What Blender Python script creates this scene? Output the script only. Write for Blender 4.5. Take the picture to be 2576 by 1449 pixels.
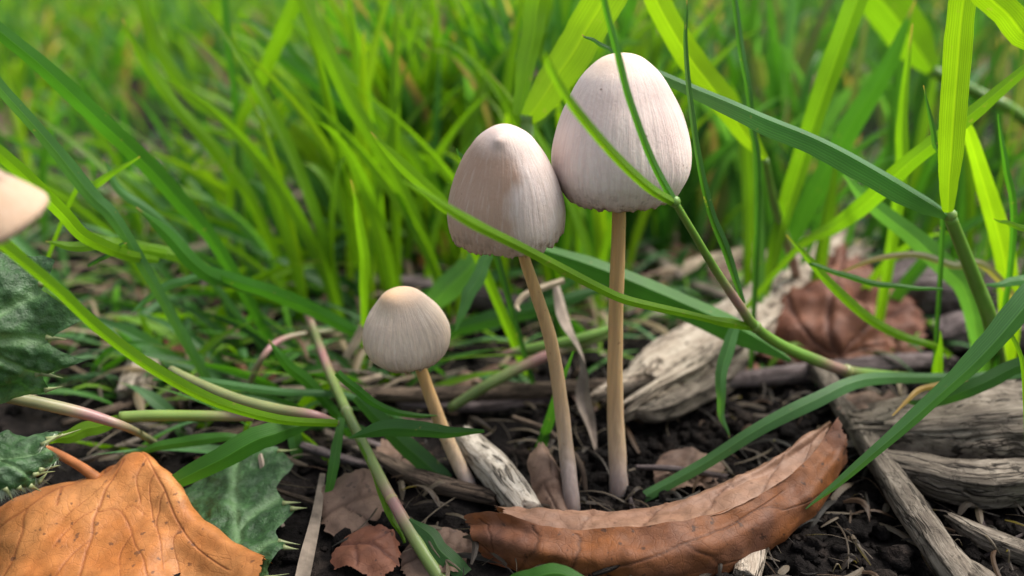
import bpy, math, random
import numpy as np
from mathutils import Vector, noise as mnoise

random.seed(7)
rng = np.random.default_rng(7)
SC = bpy.context.scene
for o in list(bpy.data.objects):
    bpy.data.objects.remove(o)

# ------------------------------------------------------------------ camera
U = 0.01                         # everything below is laid out in centimetres
PITCH = math.radians(22.0)
CAMH = 6.87
HFOV = math.radians(60.0)
FPX = 1288.0 / math.tan(HFOV / 2)
cam_d = bpy.data.cameras.new('camera')
cam = bpy.data.objects.new('camera', cam_d)
SC.collection.objects.link(cam)
cam.location = (0, 0, CAMH * U)
cam.rotation_euler = (math.pi / 2 - PITCH, 0, 0)
cam_d.sensor_width = 36.0
cam_d.angle = HFOV
cam_d.clip_start = 0.002
cam_d.clip_end = 500.0
cam_d.dof.use_dof = True
cam_d.dof.focus_distance = 10.15 * U
cam_d.dof.aperture_fstop = 14.5
SC.camera = cam

# ------------------------------------------------------------------ sky, sun, exposure
SUN_EL, SUN_AZ = math.radians(58), math.radians(64)     # azimuth from +Y (away from camera) towards +X
world = bpy.data.worlds.new('World')
SC.world = world
world.use_nodes = True
wn, wl = world.node_tree.nodes, world.node_tree.links
wn.clear()
sky = wn.new('ShaderNodeTexSky')
sky.sky_type = 'NISHITA'
sky.sun_disc = False
sky.sun_elevation = SUN_EL
sky.sun_rotation = SUN_AZ
sky.dust_density = 3.0
sky.air_density = 1.0
hs = wn.new('ShaderNodeHueSaturation')
hs.inputs['Saturation'].default_value = 0.35            # high thin cloud: a whiter sky
bg = wn.new('ShaderNodeBackground')
bg.inputs['Strength'].default_value = 0.15
wo = wn.new('ShaderNodeOutputWorld')
wl.new(sky.outputs[0], hs.inputs['Color'])
wl.new(hs.outputs[0], bg.inputs['Color'])
wl.new(bg.outputs[0], wo.inputs['Surface'])
sun_d = bpy.data.lights.new('sun', 'SUN')
sun_d.energy = 3.1
sun_d.angle = math.radians(30)
sun_d.color = (1.0, 0.94, 0.85)
sun = bpy.data.objects.new('sun', sun_d)
SC.collection.objects.link(sun)
sdir = Vector((math.sin(SUN_AZ) * math.cos(SUN_EL), math.cos(SUN_AZ) * math.cos(SUN_EL), math.sin(SUN_EL)))
sun.rotation_euler = (-sdir).to_track_quat('-Z', 'Y').to_euler()
sun.location = sdir * 2
SC.view_settings.view_transform = 'Standard'
SC.view_settings.look = 'None'
SC.view_settings.gamma = 1.0
SC.view_settings.exposure = 0.79
SC.view_settings.use_curve_mapping = False
SC.render.engine = 'CYCLES'
SC.cycles.max_bounces = 6
SC.cycles.transmission_bounces = 4
SC.cycles.diffuse_bounces = 3
SC.cycles.glossy_bounces = 2

# ------------------------------------------------------------------ geometry helpers
CP, SP = math.cos(PITCH), math.sin(PITCH)
CAM = np.array([0, 0, CAMH])


def P(x, y, Y=None, z=None):
    """world point (cm) seen along pixel x,y (2576x1449 grid) at ground distance Y, or at height z"""
    dx, dy = (x - 1288.0) / FPX, (724.5 - y) / FPX
    d = np.array([dx, CP + dy * SP, -SP + dy * CP])
    t = Y / d[1] if z is None else (z - CAMH) / d[2]
    return CAM + t * d


def pt(p):
    if len(p) == 4:
        return P(p[0], p[1], z=p[3])
    return P(*p)


def depth(p):
    v = np.asarray(p) - CAM
    return v[..., 1] * CP - v[..., 2] * SP


def crs(a, s):
    """Catmull-Rom through the rows of a (first axis), sampled at row parameters s"""
    a = np.asarray(a, float)
    m = len(a)
    e = np.concatenate([[2 * a[0] - a[1]], a, [2 * a[-1] - a[-2]]])
    s = np.asarray(s, float)
    i = np.clip(s.astype(int), 0, m - 2)
    f = (s - i).reshape((-1,) + (1,) * (a.ndim - 1))
    p0, p1, p2, p3 = e[i], e[i + 1], e[i + 2], e[i + 3]
    return 0.5 * (2 * p1 + (p2 - p0) * f + (2 * p0 - 5 * p1 + 4 * p2 - p3) * f * f + (3 * p1 - p0 - 3 * p2 + p3) * f ** 3)


def cr(a, n):
    """Catmull-Rom resample of rows of a to n rows"""
    return crs(a, np.linspace(0, len(a) - 1, n))


_prm = np.random.default_rng(5).permutation(256)
_prm = np.concatenate([_prm, _prm, _prm])
_grd = np.array([(1, 1, 0), (-1, 1, 0), (1, -1, 0), (-1, -1, 0), (1, 0, 1), (-1, 0, 1), (1, 0, -1), (-1, 0, -1), (0, 1, 1), (0, -1, 1), (0, 1, -1), (0, -1, -1), (1, 1, 0), (-1, 1, 0), (0, -1, 1), (0, -1, -1)], float)


def vn(x, y, z=0.0):
    """gradient noise on arrays"""
    x, y, z = np.broadcast_arrays(np.asarray(x, float), np.asarray(y, float), np.asarray(z, float))
    xi, yi, zi = np.floor(x).astype(int), np.floor(y).astype(int), np.floor(z).astype(int)
    xf, yf, zf = x - xi, y - yi, z - zi
    u, v, w = (t * t * t * (t * (t * 6 - 15) + 10) for t in (xf, yf, zf))
    xi, yi, zi = xi & 255, yi & 255, zi & 255

    def gr(a, b, c):
        h = _prm[_prm[_prm[xi + a] + yi + b] + zi + c] & 15
        q = _grd[h]
        return q[..., 0] * (xf - a) + q[..., 1] * (yf - b) + q[..., 2] * (zf - c)
    L = lambda t, a, b: a + t * (b - a)
    return L(w, L(v, L(u, gr(0, 0, 0), gr(1, 0, 0)), L(u, gr(0, 1, 0), gr(1, 1, 0))), L(v, L(u, gr(0, 0, 1), gr(1, 0, 1)), L(u, gr(0, 1, 1), gr(1, 1, 1))))


def vfbm(x, y, z=0.0, o=4):
    r, a = 0.0, 1.0
    for k in range(o):
        r = r + a * vn(np.asarray(x) * 2 ** k + 7.3 * k, np.asarray(y) * 2 ** k + 3.1 * k, np.asarray(z) * 2 ** k)
        a *= .5
    return r


def nrm(v):
    v = np.asarray(v, float)
    return v / np.maximum(np.linalg.norm(v, axis=-1, keepdims=True), 1e-9)


def ns(x, y, z=0.0):
    return mnoise.noise(Vector((x, y, z)))


def fbm(x, y, z=0.0, o=4):
    return mnoise.fractal(Vector((x, y, z)), 1.0, 2.0, o)


def obj(name, verts, faces, mat, parent=None, origin=None, attrs=None, uv=None, smooth=True):
    verts = np.asarray(verts, float)
    if parent is not None:
        origin = np.array(parent['_o'])
    elif origin is None:
        i = int(np.argmin(verts[:, 2]))
        origin = verts[i]
    me = bpy.data.meshes.new(name)
    me.from_pydata(((verts - origin) * U).tolist(), [], [list(map(int, f)) for f in faces] if not isinstance(faces, list) else faces)
    if uv is not None:
        l = me.uv_layers.new(name='UVMap')
        vi = np.zeros(len(me.loops), dtype=np.int32)
        me.loops.foreach_get('vertex_index', vi)
        l.data.foreach_set('uv', np.asarray(uv, np.float32)[vi].ravel())
    if attrs:
        for k, v in attrs.items():
            v = np.asarray(v, np.float32)
            if v.ndim == 1:
                at = me.attributes.new(k, 'FLOAT', 'POINT')
                at.data.foreach_set('value', v)
            else:
                at = me.attributes.new(k, 'FLOAT_VECTOR', 'POINT')
                at.data.foreach_set('vector', v.ravel())
    if smooth:
        me.polygons.foreach_set('use_smooth', [True] * len(me.polygons))
    me.materials.append(mat)
    o = bpy.data.objects.new(name, me)
    SC.collection.objects.link(o)
    if parent is not None:
        o.parent = parent
    else:
        o.location = origin * U
    o['_o'] = [float(q) for q in origin]
    return o


def thing(name, base, label, cat, group=None):
    o = bpy.data.objects.new(name, None)
    SC.collection.objects.link(o)
    o.location = np.asarray(base) * U
    o.empty_display_size = 0.002
    o['_o'] = [float(q) for q in base]
    return tag(o, label, cat, group)


def tag(o, label=None, cat=None, group=None, kind=None):
    if label: o['label'] = label
    if cat: o['category'] = cat
    if group: o['group'] = group
    if kind: o['kind'] = kind
    return o


def gridf(n, m, closed=False):
    """faces of an n x m vertex grid (closed: wraps along m)"""
    f = []
    for i in range(n - 1):
        for j in range(m if closed else m - 1):
            k = (j + 1) % m
            f.append((i * m + j, i * m + k, (i + 1) * m + k, (i + 1) * m + j))
    return f


# ------------------------------------------------------------------ materials
class NT:
    def __init__(self, name):
        self.m = bpy.data.materials.new(name)
        self.m.use_nodes = True
        self.t = self.m.node_tree
        self.t.nodes.clear()
        self.out = self.n('ShaderNodeOutputMaterial')

    def n(self, t, **k):
        nd = self.t.nodes.new(t)
        for a, b in k.items():
            setattr(nd, a, b)
        return nd

    def put(self, sock, v):
        if isinstance(v, bpy.types.NodeSocket):
            self.t.links.new(v, sock)
        elif v is not None:
            if isinstance(v, (tuple, list)) and sock.type == 'RGBA' and len(v) == 3:
                v = (*v, 1)
            sock.default_value = v

    def attr(self, name):
        return self.n('ShaderNodeAttribute', attribute_name=name)

    def math(self, op, a, b=None, c=None, clamp=False):
        nd = self.n('ShaderNodeMath', operation=op, use_clamp=clamp)
        for i, v in enumerate((a, b, c)):
            self.put(nd.inputs[i], v)
        return nd.outputs[0]

    def vmath(self, op, a, b=None):
        nd = self.n('ShaderNodeVectorMath', operation=op)
        self.put(nd.inputs[0], a)
        if b is not None:
            self.put(nd.inputs[1], b)
        return nd.outputs[0]

    def noise(self, vec, scale, detail=3, rough=0.5, out=0):
        nd = self.n('ShaderNodeTexNoise')
        self.put(nd.inputs['Vector'], vec)
        nd.inputs['Scale'].default_value = scale
        nd.inputs['Detail'].default_value = detail
        nd.inputs['Roughness'].default_value = rough
        return nd.outputs[out]

    def voro(self, vec, scale, feature='F1', out=0):
        nd = self.n('ShaderNodeTexVoronoi', feature=feature)
        self.put(nd.inputs['Vector'], vec)
        nd.inputs['Scale'].default_value = scale
        return nd.outputs[out]

    def ramp(self, f, stops):
        nd = self.n('ShaderNodeValToRGB')
        el = nd.color_ramp.elements
        while len(el) < len(stops):
            el.new(0.5)
        for e, (p, c) in zip(el, stops):
            e.position = p
            e.color = (*c, 1) if isinstance(c, (tuple, list)) else (c, c, c, 1)
        self.put(nd.inputs[0], f)
        return nd.outputs[0]

    def mix(self, f, a, b, mode='MIX'):
        nd = self.n('ShaderNodeMix', data_type='RGBA', blend_type=mode)
        self.put(nd.inputs[0], f)
        self.put(nd.inputs[6], a)
        self.put(nd.inputs[7], b)
        return nd.outputs[2]

    def bump(self, h, strength, dist):
        nd = self.n('ShaderNodeBump')
        nd.inputs['Strength'].default_value = strength
        nd.inputs['Distance'].default_value = dist * U
        self.put(nd.inputs['Height'], h)
        return nd.outputs[0]

    def bsdf(self, col, rough=0.6, spec=0.3, normal=None, **k):
        nd = self.n('ShaderNodeBsdfPrincipled')
        self.put(nd.inputs['Base Color'], col)
        self.put(nd.inputs['Roughness'], rough)
        self.put(nd.inputs['Specular IOR Level'], spec)
        self.put(nd.inputs['Normal'], normal)
        for a, b in k.items():
            self.put(nd.inputs[a.replace('_', ' ')], b)
        return nd.outputs[0]

    def thin(self, bs, tcol, f, normal=None):
        tr = self.n('ShaderNodeBsdfTranslucent')
        self.put(tr.inputs['Color'], tcol)
        self.put(tr.inputs['Normal'], normal)
        mx = self.n('ShaderNodeMixShader')
        self.put(mx.inputs[0], f)
        self.t.links.new(bs, mx.inputs[1])
        self.t.links.new(tr.outputs[0], mx.inputs[2])
        return mx.outputs[0]

    def done(self, s):
        self.t.links.new(s, self.out.inputs['Surface'])
        return self.m

    def cm(self):
        """object coordinates in centimetres"""
        return self.vmath('MULTIPLY', self.n('ShaderNodeTexCoord').outputs['Object'], (1 / U, 1 / U, 1 / U))

    def pos(self):
        return self.vmath('MULTIPLY', self.n('ShaderNodeNewGeometry').outputs['Position'], (1 / U, 1 / U, 1 / U))


def mat_grass():
    t = NT('grass_blade')
    col = t.attr('col').outputs['Vector']
    uvn = t.n('ShaderNodeUVMap', uv_map='UVMap').outputs[0]
    sep = t.n('ShaderNodeSeparateXYZ')
    t.put(sep.inputs[0], uvn)
    u, v = sep.outputs[0], sep.outputs[1]
    st = t.math('SINE', t.math('MULTIPLY', u, 82.0))                # veins along the blade
    st2 = t.noise(t.vmath('MULTIPLY', uvn, (46.0, 1.2, 1.0)), 1.0, 2)
    sv = t.math('MULTIPLY_ADD', st, 0.09, t.math('MULTIPLY', st2, 0.7))
    fac = t.math('ADD', sv, 0.65)
    blot = t.noise(t.pos(), 0.9, 3)
    c1 = t.mix(1.0, col, t.ramp(blot, [(0.3, 0.78), (0.7, 1.2)]), 'MULTIPLY')
    cc = t.n('ShaderNodeCombineColor')
    for i in range(3):
        t.put(cc.inputs[i], fac)
    c2 = t.mix(1.0, c1, cc.outputs[0], 'MULTIPLY')
    mid = t.ramp(t.math('ABSOLUTE', t.math('SUBTRACT', u, 0.5)), [(0.012, 1.0), (0.05, 0.0)])
    c2 = t.mix(t.math('MULTIPLY', mid, 0.35), c2, t.mix(1.0, col, (2.0, 1.7, 1.6), 'MULTIPLY'))
    spot = t.ramp(t.noise(t.pos(), 9.0, 2), [(0.70, 0.0), (0.76, 1.0)])
    c2 = t.mix(t.math('MULTIPLY', spot, 0.45), c2, (0.30, 0.27, 0.10))
    dry = t.attr('dry').outputs['Fac']
    c3 = t.mix(dry, c2, (0.42, 0.28, 0.13))
    bm = t.bump(sv, 0.3, 0.02)
    bs = t.bsdf(c3, 0.46, 0.42, bm)
    tc = t.mix(1.0, c3, (1.6, 1.65, 0.40), 'MULTIPLY')
    return t.done(t.thin(bs, tc, 0.50, bm))


def mat_stalk():
    t = NT('grass_stem')
    col = t.attr('col').outputs['Vector']
    k = t.noise(t.pos(), 1.6, 3)
    c = t.mix(1.0, col, t.ramp(k, [(0.3, 0.75), (0.7, 1.2)]), 'MULTIPLY')
    pk = t.attr('pink').outputs['Fac']
    c = t.mix(t.math('MULTIPLY', pk, 0.75), c, (0.33, 0.13, 0.17))
    return t.done(t.bsdf(c, 0.4, 0.4, None, Subsurface_Weight=0.2, Subsurface_Scale=0.06 * U))


def mat_cap(name, base, apex, rim, dark, sfreq=26.0, streak=0.36, patch=None):
    t = NT(name)
    rad = t.attr('rad').outputs['Vector']                # cos, sin, t
    tt = t.attr('t').outputs['Fac']
    wv = t.vmath('ADD', rad, t.vmath('MULTIPLY', t.noise(t.cm(), 3.0, 3, 0.5, 1), (0.05, 0.05, 0.0)))
    v = t.vmath('MULTIPLY', wv, (sfreq, sfreq, 6.5))
    s1 = t.noise(v, 1.0, 4, 0.6)
    v2 = t.vmath('MULTIPLY', wv, (sfreq * 2.4, sfreq * 2.4, 14.0))
    s2 = t.noise(v2, 1.0, 2, 0.6)
    lum = t.math('MULTIPLY_ADD', s1, 0.65, t.math('MULTIPLY', s2, 0.35))
    fade = t.ramp(tt, [(0.10, 0.0), (0.35, 1.0)])
    c = t.ramp(tt, [(0.0, apex), (0.14, apex), (0.32, base), (0.80, base), (0.93, tuple((a + b) / 2 for a, b in zip(base, rim))), (1.0, rim)])
    if patch:                                            # brown side: water-soaked against the dried pale, with some side shading painted in
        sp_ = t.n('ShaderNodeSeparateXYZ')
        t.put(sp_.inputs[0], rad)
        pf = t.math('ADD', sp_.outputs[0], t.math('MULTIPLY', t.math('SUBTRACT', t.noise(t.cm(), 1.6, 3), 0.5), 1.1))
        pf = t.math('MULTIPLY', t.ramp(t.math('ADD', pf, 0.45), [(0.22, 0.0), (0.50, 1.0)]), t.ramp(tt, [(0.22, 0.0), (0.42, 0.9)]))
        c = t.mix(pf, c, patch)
    blot = t.ramp(t.noise(t.cm(), 1.3, 3), [(0.36, 1.0), (0.68, 0.0)])
    c = t.mix(t.math('MULTIPLY', blot, 0.62), c, dark)
    sk = t.ramp(lum, [(0.40, 1.0), (0.55, 0.0)])
    c = t.mix(t.math('MULTIPLY', t.math('MULTIPLY', sk, fade), streak), c, dark)
    hi = t.ramp(lum, [(0.52, 0.0), (0.64, 1.0)])
    c = t.mix(t.math('MULTIPLY', t.math('MULTIPLY', hi, fade), 0.22), c, (0.80, 0.74, 0.68))
    speck = t.ramp(t.voro(t.cm(), 6.0), [(0.06, 1.0), (0.10, 0.0)])
    grime = t.math('MULTIPLY', t.ramp(t.noise(t.cm(), 9.0, 4, 0.7), [(0.50, 0.0), (0.62, 1.0)]), t.ramp(tt, [(0.80, 0.0), (0.97, 0.8)]))
    c = t.mix(grime, c, (0.20, 0.13, 0.095))
    sel = t.ramp(t.noise(t.cm(), 5.0, 1), [(0.54, 0.0), (0.60, 1.0)])
    c = t.mix(t.math('MULTIPLY', t.math('MULTIPLY', speck, sel), 0.75), c, (0.16, 0.09, 0.06))
    fine = t.noise(t.cm(), 26.0, 3, 0.6)
    h = t.math('ADD', t.math('MULTIPLY', t.math('MULTIPLY', lum, fade), 1.0), t.math('MULTIPLY', fine, 0.35))
    bm = t.bump(h, 0.5, 0.035)
    return t.done(t.bsdf(c, 0.62, 0.22, bm, Subsurface_Weight=0.18, Subsurface_Radius=(1.0, 0.6, 0.4), Subsurface_Scale=0.06 * U))


def mat_stipe():
    t = NT('mushroom_stem')
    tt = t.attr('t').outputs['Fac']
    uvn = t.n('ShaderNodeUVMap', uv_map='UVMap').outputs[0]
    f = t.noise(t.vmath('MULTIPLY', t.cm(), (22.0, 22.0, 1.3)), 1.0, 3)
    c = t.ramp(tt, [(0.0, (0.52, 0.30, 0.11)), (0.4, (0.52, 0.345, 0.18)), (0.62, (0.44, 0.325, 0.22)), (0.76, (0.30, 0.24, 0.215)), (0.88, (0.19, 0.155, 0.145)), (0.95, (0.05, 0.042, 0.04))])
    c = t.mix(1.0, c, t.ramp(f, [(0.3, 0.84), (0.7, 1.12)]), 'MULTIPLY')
    sp = t.ramp(t.noise(t.cm(), 14.0, 2), [(0.68, 0.0), (0.74, 1.0)])
    c = t.mix(t.math('MULTIPLY', sp, 0.5), c, (0.20, 0.11, 0.05))
    bm = t.bump(f, 0.4, 0.02)
    return t.done(t.bsdf(c, 0.42, 0.35, bm, Subsurface_Weight=0.3, Subsurface_Radius=(1.0, 0.5, 0.25), Subsurface_Scale=0.07 * U))


def mat_wood(name, light, mid, dark, dkamt=0.5):
    t = NT(name)
    g = t.attr('grain').outputs['Vector']
    wp = t.vmath('ADD', g, t.vmath('MULTIPLY', t.noise(t.cm(), 1.1, 3, 0.5, 1), (0.22, 0.22, 0.3)))
    n1 = t.noise(t.vmath('MULTIPLY', wp, (8.0, 8.0, 1.1)), 1.0, 6, 0.66)
    n2 = t.noise(t.vmath('MULTIPLY', wp, (30.0, 30.0, 4.0)), 1.0, 4, 0.65)
    n3 = t.noise(t.pos(), 1.5, 4, 0.6)
    f = t.math('MULTIPLY_ADD', n1, 0.62, t.math('MULTIPLY', n2, 0.38))
    c = t.ramp(f, [(0.33, dark), (0.47, mid), (0.62, light)])
    st = t.ramp(n3, [(0.42, 1.0), (0.62, 0.0)])
    c = t.mix(t.math('MULTIPLY', st, dkamt), c, dark)
    ck = t.math('ABSOLUTE', t.math('SUBTRACT', t.noise(t.vmath('MULTIPLY', wp, (4.5, 4.5, 0.55)), 1.0, 3, 0.6), 0.5))
    crack = t.ramp(ck, [(0.006, 1.0), (0.022, 0.0)])
    c = t.mix(t.math('MULTIPLY', crack, .8), c, tuple(q * .4 for q in dark))
    pit = t.ramp(t.noise(t.cm(), 6.0, 4, 0.7), [(0.36, 1.0), (0.44, 0.0)])
    c = t.mix(t.math('MULTIPLY', pit, .35), c, dark)
    bm = t.bump(t.math('SUBTRACT', f, t.math('ADD', t.math('MULTIPLY', pit, .25), t.math('MULTIPLY', crack, .5))), 0.9, 0.08)
    return t.done(t.bsdf(c, 0.85, 0.15, bm))


def mat_leaf(name, base, alt, vein, spot, tr=0.25, spots=0.8, rough=0.55, under=None, foldv=0.4):
    t = NT(name)
    uvn = t.n('ShaderNodeUVMap', uv_map='UVMap').outputs[0]
    v = t.attr('vein').outputs['Fac']
    n1 = t.noise(t.cm(), 1.3, 4)
    c = t.mix(t.ramp(n1, [(0.35, 0.0), (0.65, 1.0)]), base, alt)
    n2 = t.noise(t.cm(), 7.0, 3)
    c = t.mix(1.0, c, t.ramp(n2, [(0.3, 0.8), (0.7, 1.15)]), 'MULTIPLY')
    wc = t.vmath('ADD', t.cm(), t.vmath('MULTIPLY', t.noise(t.cm(), 4.0, 3, 0.6, 1), (0.16, 0.16, 0.16)))
    net = t.voro(wc, 6.5, 'DISTANCE_TO_EDGE')
    net2 = t.voro(wc, 20.0, 'DISTANCE_TO_EDGE')
    nf = t.ramp(net, [(0.0, 1.0), (0.07, 0.0)])
    nf2 = t.ramp(net2, [(0.0, 1.0), (0.10, 0.0)])
    c = t.mix(t.math('MULTIPLY', nf, 0.20), c, vein)
    c = t.mix(t.math('MULTIPLY', nf2, 0.10), c, vein)
    c = t.mix(t.math('MULTIPLY', v, 0.85), c, vein)
    sp = t.ramp(t.noise(t.cm(), 8.5, 2), [(0.66, 0.0), (0.71, 1.0)])
    sp2 = t.ramp(t.voro(t.cm(), 4.5), [(0.09, 1.0), (0.13, 0.0)])
    sel = t.ramp(t.noise(t.cm(), 2.0, 1), [(0.48, 0.0), (0.56, 1.0)])
    sp = t.math('MAXIMUM', sp, t.math('MULTIPLY', sp2, sel))
    c = t.mix(t.math('MULTIPLY', sp, spots), c, spot)
    h = t.math('SUBTRACT', t.math('MULTIPLY', n2, 0.5), t.math('ADD', t.math('MULTIPLY', nf, 0.28), t.math('MULTIPLY', nf2, 0.2)))
    bm = t.bump(h, 0.26, 0.03)
    if under is not None:
        sep = t.n('ShaderNodeSeparateXYZ')      # the turned-over strip takes a tone of its own
        t.put(sep.inputs[0], uvn)
        edge = t.math('ADD', sep.outputs[1], t.math('MULTIPLY', t.math('SUBTRACT', n1, 0.5), 0.05))
        fo = t.ramp(edge, [(foldv - .03, 1.0), (foldv + .02, 0.0)])
        un = t.mix(1.0, under, t.ramp(n2, [(0.3, 0.8), (0.7, 1.15)]), 'MULTIPLY')
        un = t.mix(t.math('MULTIPLY', nf, .25), un, vein)
        c = t.mix(t.math('MULTIPLY', fo, .85), c, un)
    bs = t.bsdf(c, rough, 0.35, bm)
    return t.done(t.thin(bs, t.mix(1.0, c, (1.3, 0.9, 0.5), 'MULTIPLY'), tr, bm))


def mat_thistle():
    t = NT('thistle_leaf')
    v = t.attr('vein').outputs['Fac']
    n1 = t.noise(t.cm(), 3.2, 4)
    n2 = t.noise(t.cm(), 12.0, 4, 0.65)
    c = t.ramp(n1, [(0.3, (0.022, 0.062, 0.018)), (0.55, (0.036, 0.092, 0.028)), (0.75, (0.07, 0.15, 0.055))])
    c = t.mix(1.0, c, t.ramp(n2, [(0.3, 0.6), (0.7, 1.4)]), 'MULTIPLY')
    bl = t.ramp(t.noise(t.cm(), 5.0, 3), [(0.52, 0.0), (0.66, 1.0)])
    c = t.mix(t.math('MULTIPLY', bl, 0.22), c, (0.20, 0.28, 0.19))
    c = t.mix(t.math('MULTIPLY', v, 0.75), c, (0.17, 0.29, 0.13))
    bm = t.bump(t.math('ADD', n2, n1), 0.7, 0.05)
    bs = t.bsdf(c, 0.45, 0.4, bm)
    return t.done(t.thin(bs, t.mix(1.0, c, (1.2, 1.5, 0.5), 'MULTIPLY'), 0.2, bm))


def mat_flat(name, col, rough=0.6, spec=0.3, nsc=6.0, lo=0.75, hi=1.2, tr=0.0):
    t = NT(name)
    c = t.mix(1.0, col, t.ramp(t.noise(t.pos(), nsc, 3), [(0.3, lo), (0.7, hi)]), 'MULTIPLY')
    bs = t.bsdf(c, rough, spec, None)
    if tr:
        bs = t.thin(bs, c, tr)
    return t.done(bs)


def mat_soil():
    t = NT('soil')
    p = t.pos()
    n0 = t.noise(p, 0.16, 4, 0.6)
    n1 = t.noise(p, 1.6, 5, 0.65)
    n2 = t.noise(p, 9.0, 4, 0.65)
    c = t.ramp(n1, [(0.3, (0.004, 0.0035, 0.0035)), (0.55, (0.011, 0.009, 0.0085)), (0.78, (0.048, 0.036, 0.030))])
    # beyond the bare patch the ground is covered by fine dead thatch
    sep = t.n('ShaderNodeSeparateXYZ')
    t.put(sep.inputs[0], p)
    dist = t.math('MULTIPLY_ADD', sep.outputs[1], 0.05, t.math('MULTIPLY', sep.outputs[0], -0.028))
    f = t.ramp(t.math('ADD', dist, t.math('MULTIPLY', n0, 0.6)), [(1.02, 0.0), (1.2, 1.0)])
    th = t.ramp(t.noise(p, 0.8, 5, 0.65), [(0.3, (0.045, 0.038, 0.035)), (0.45, (0.15, 0.12, 0.10)), (0.56, (0.085, 0.11, 0.045)), (0.7, (0.26, 0.225, 0.21))])
    c = t.mix(f, c, th)
    c = t.mix(1.0, c, t.ramp(n2, [(0.3, 0.55), (0.7, 1.45)]), 'MULTIPLY')
    bm = t.bump(t.math('ADD', n2, n1), 1.0, 0.10)
    return t.done(t.bsdf(c, 0.9, 0.08, bm))


M_GRASS, M_STALK, M_STIPE, M_SOIL, M_THISTLE = mat_grass(), mat_stalk(), mat_stipe(), mat_soil(), mat_thistle()
M_CAP = {
    'big': mat_cap('mushroom_cap_pale', (0.775, 0.645, 0.585), (0.80, 0.61, 0.44), (0.50, 0.37, 0.29), (0.56, 0.42, 0.385)),
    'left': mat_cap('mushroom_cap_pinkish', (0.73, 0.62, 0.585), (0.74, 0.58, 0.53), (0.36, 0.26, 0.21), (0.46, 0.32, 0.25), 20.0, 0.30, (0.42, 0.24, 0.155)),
    'small': mat_cap('mushroom_cap_cream', (0.75, 0.59, 0.45), (0.68, 0.42, 0.22), (0.60, 0.41, 0.24), (0.50, 0.39, 0.33), 18.0, 0.55),
    'cream': mat_cap('mushroom_cap_buff', (0.42, 0.27, 0.175), (0.44, 0.27, 0.16), (0.40, 0.28, 0.19), (0.50, 0.36, 0.25)),
}
M_GILL = mat_flat('mushroom_gills', (0.16, 0.11, 0.085))
M_WPALE = mat_wood('pale_weathered_wood', (0.58, 0.50, 0.41), (0.42, 0.345, 0.275), (0.11, 0.075, 0.05), 0.25)
M_WGREY = mat_wood('grey_weathered_wood', (0.32, 0.275, 0.225), (0.17, 0.14, 0.112), (0.045, 0.036, 0.030), 0.45)
M_WBROWN = mat_wood('brown_twig_bark', (0.20, 0.145, 0.105), (0.11, 0.08, 0.06), (0.03, 0.022, 0.018), 0.4)
M_WWHITE = mat_wood('white_split_wood', (0.66, 0.60, 0.52), (0.46, 0.40, 0.33), (0.16, 0.13, 0.10), 0.2)
M_WPURP = mat_wood('dusky_purple_wood', (0.24, 0.20, 0.20), (0.13, 0.10, 0.10), (0.045, 0.035, 0.035), 0.4)
M_ORANGE = mat_leaf('orange_dead_leaf', (0.42, 0.145, 0.034), (0.54, 0.235, 0.078), (0.25, 0.075, 0.022), (0.085, 0.036, 0.02), 0.2, 0.7, 0.52)
M_CURL = mat_leaf('rust_brown_curled_leaf', (0.205, 0.068, 0.017), (0.145, 0.060, 0.035), (0.06, 0.020, 0.008), (0.03, 0.015, 0.010), 0.14, 0.7, 0.6)
M_LIP = mat_leaf('pale_leaf_lip', (0.31, 0.175, 0.115), (0.25, 0.132, 0.084), (0.12, 0.055, 0.032), (0.08, 0.04, 0.025), 0.12, 0.5, 0.55)
M_WDARK = mat_wood('black_twig_bark', (0.05, 0.04, 0.035), (0.025, 0.02, 0.018), (0.01, 0.008, 0.008), 0.4)
M_RUST = mat_leaf('red_brown_crumpled_leaf', (0.20, 0.078, 0.042), (0.145, 0.052, 0.030), (0.085, 0.030, 0.02), (0.04, 0.02, 0.015), 0.15, 0.7, 0.65)
M_DULL = mat_leaf('dull_brown_leaf', (0.19, 0.12, 0.085), (0.13, 0.08, 0.06), (0.08, 0.045, 0.03), (0.04, 0.025, 0.02), 0.12, 0.5, 0.7)
M_STRAW = mat_flat('dry_straw', (0.36, 0.285, 0.205), 0.7, 0.2, 4.0, 0.6, 1.3)
M_STRAWG = mat_flat('grey_dry_grass', (0.25, 0.20, 0.165), 0.7, 0.2, 4.0, 0.6, 1.3)
M_WSTRAW = mat_flat('weathered_straw', (0.17, 0.135, 0.105), 0.7, 0.2, 5.0, 0.5, 1.5)
M_SPINE = mat_flat('thistle_spine', (0.24, 0.27, 0.12), 0.4, 0.4, 6.0, 0.8, 1.1)
M_HAIR = mat_flat('thistle_hair', (0.40, 0.46, 0.34), 0.4, 0.4, 6.0, 0.8, 1.1)
M_PETIOLE = mat_flat('leaf_stalk', (0.36, 0.13, 0.045), 0.5, 0.3)

# grass albedos
LG = (0.138, 0.290, 0.014)      # fresh yellow green
YG = (0.185, 0.330, 0.013)      # yellowest
MG = (0.056, 0.185, 0.024)      # mid green
DG = (0.038, 0.120, 0.026)      # deep green
BG = (0.085, 0.220, 0.072)      # bluish waxy green


BLADE_W = 0.76


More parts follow.
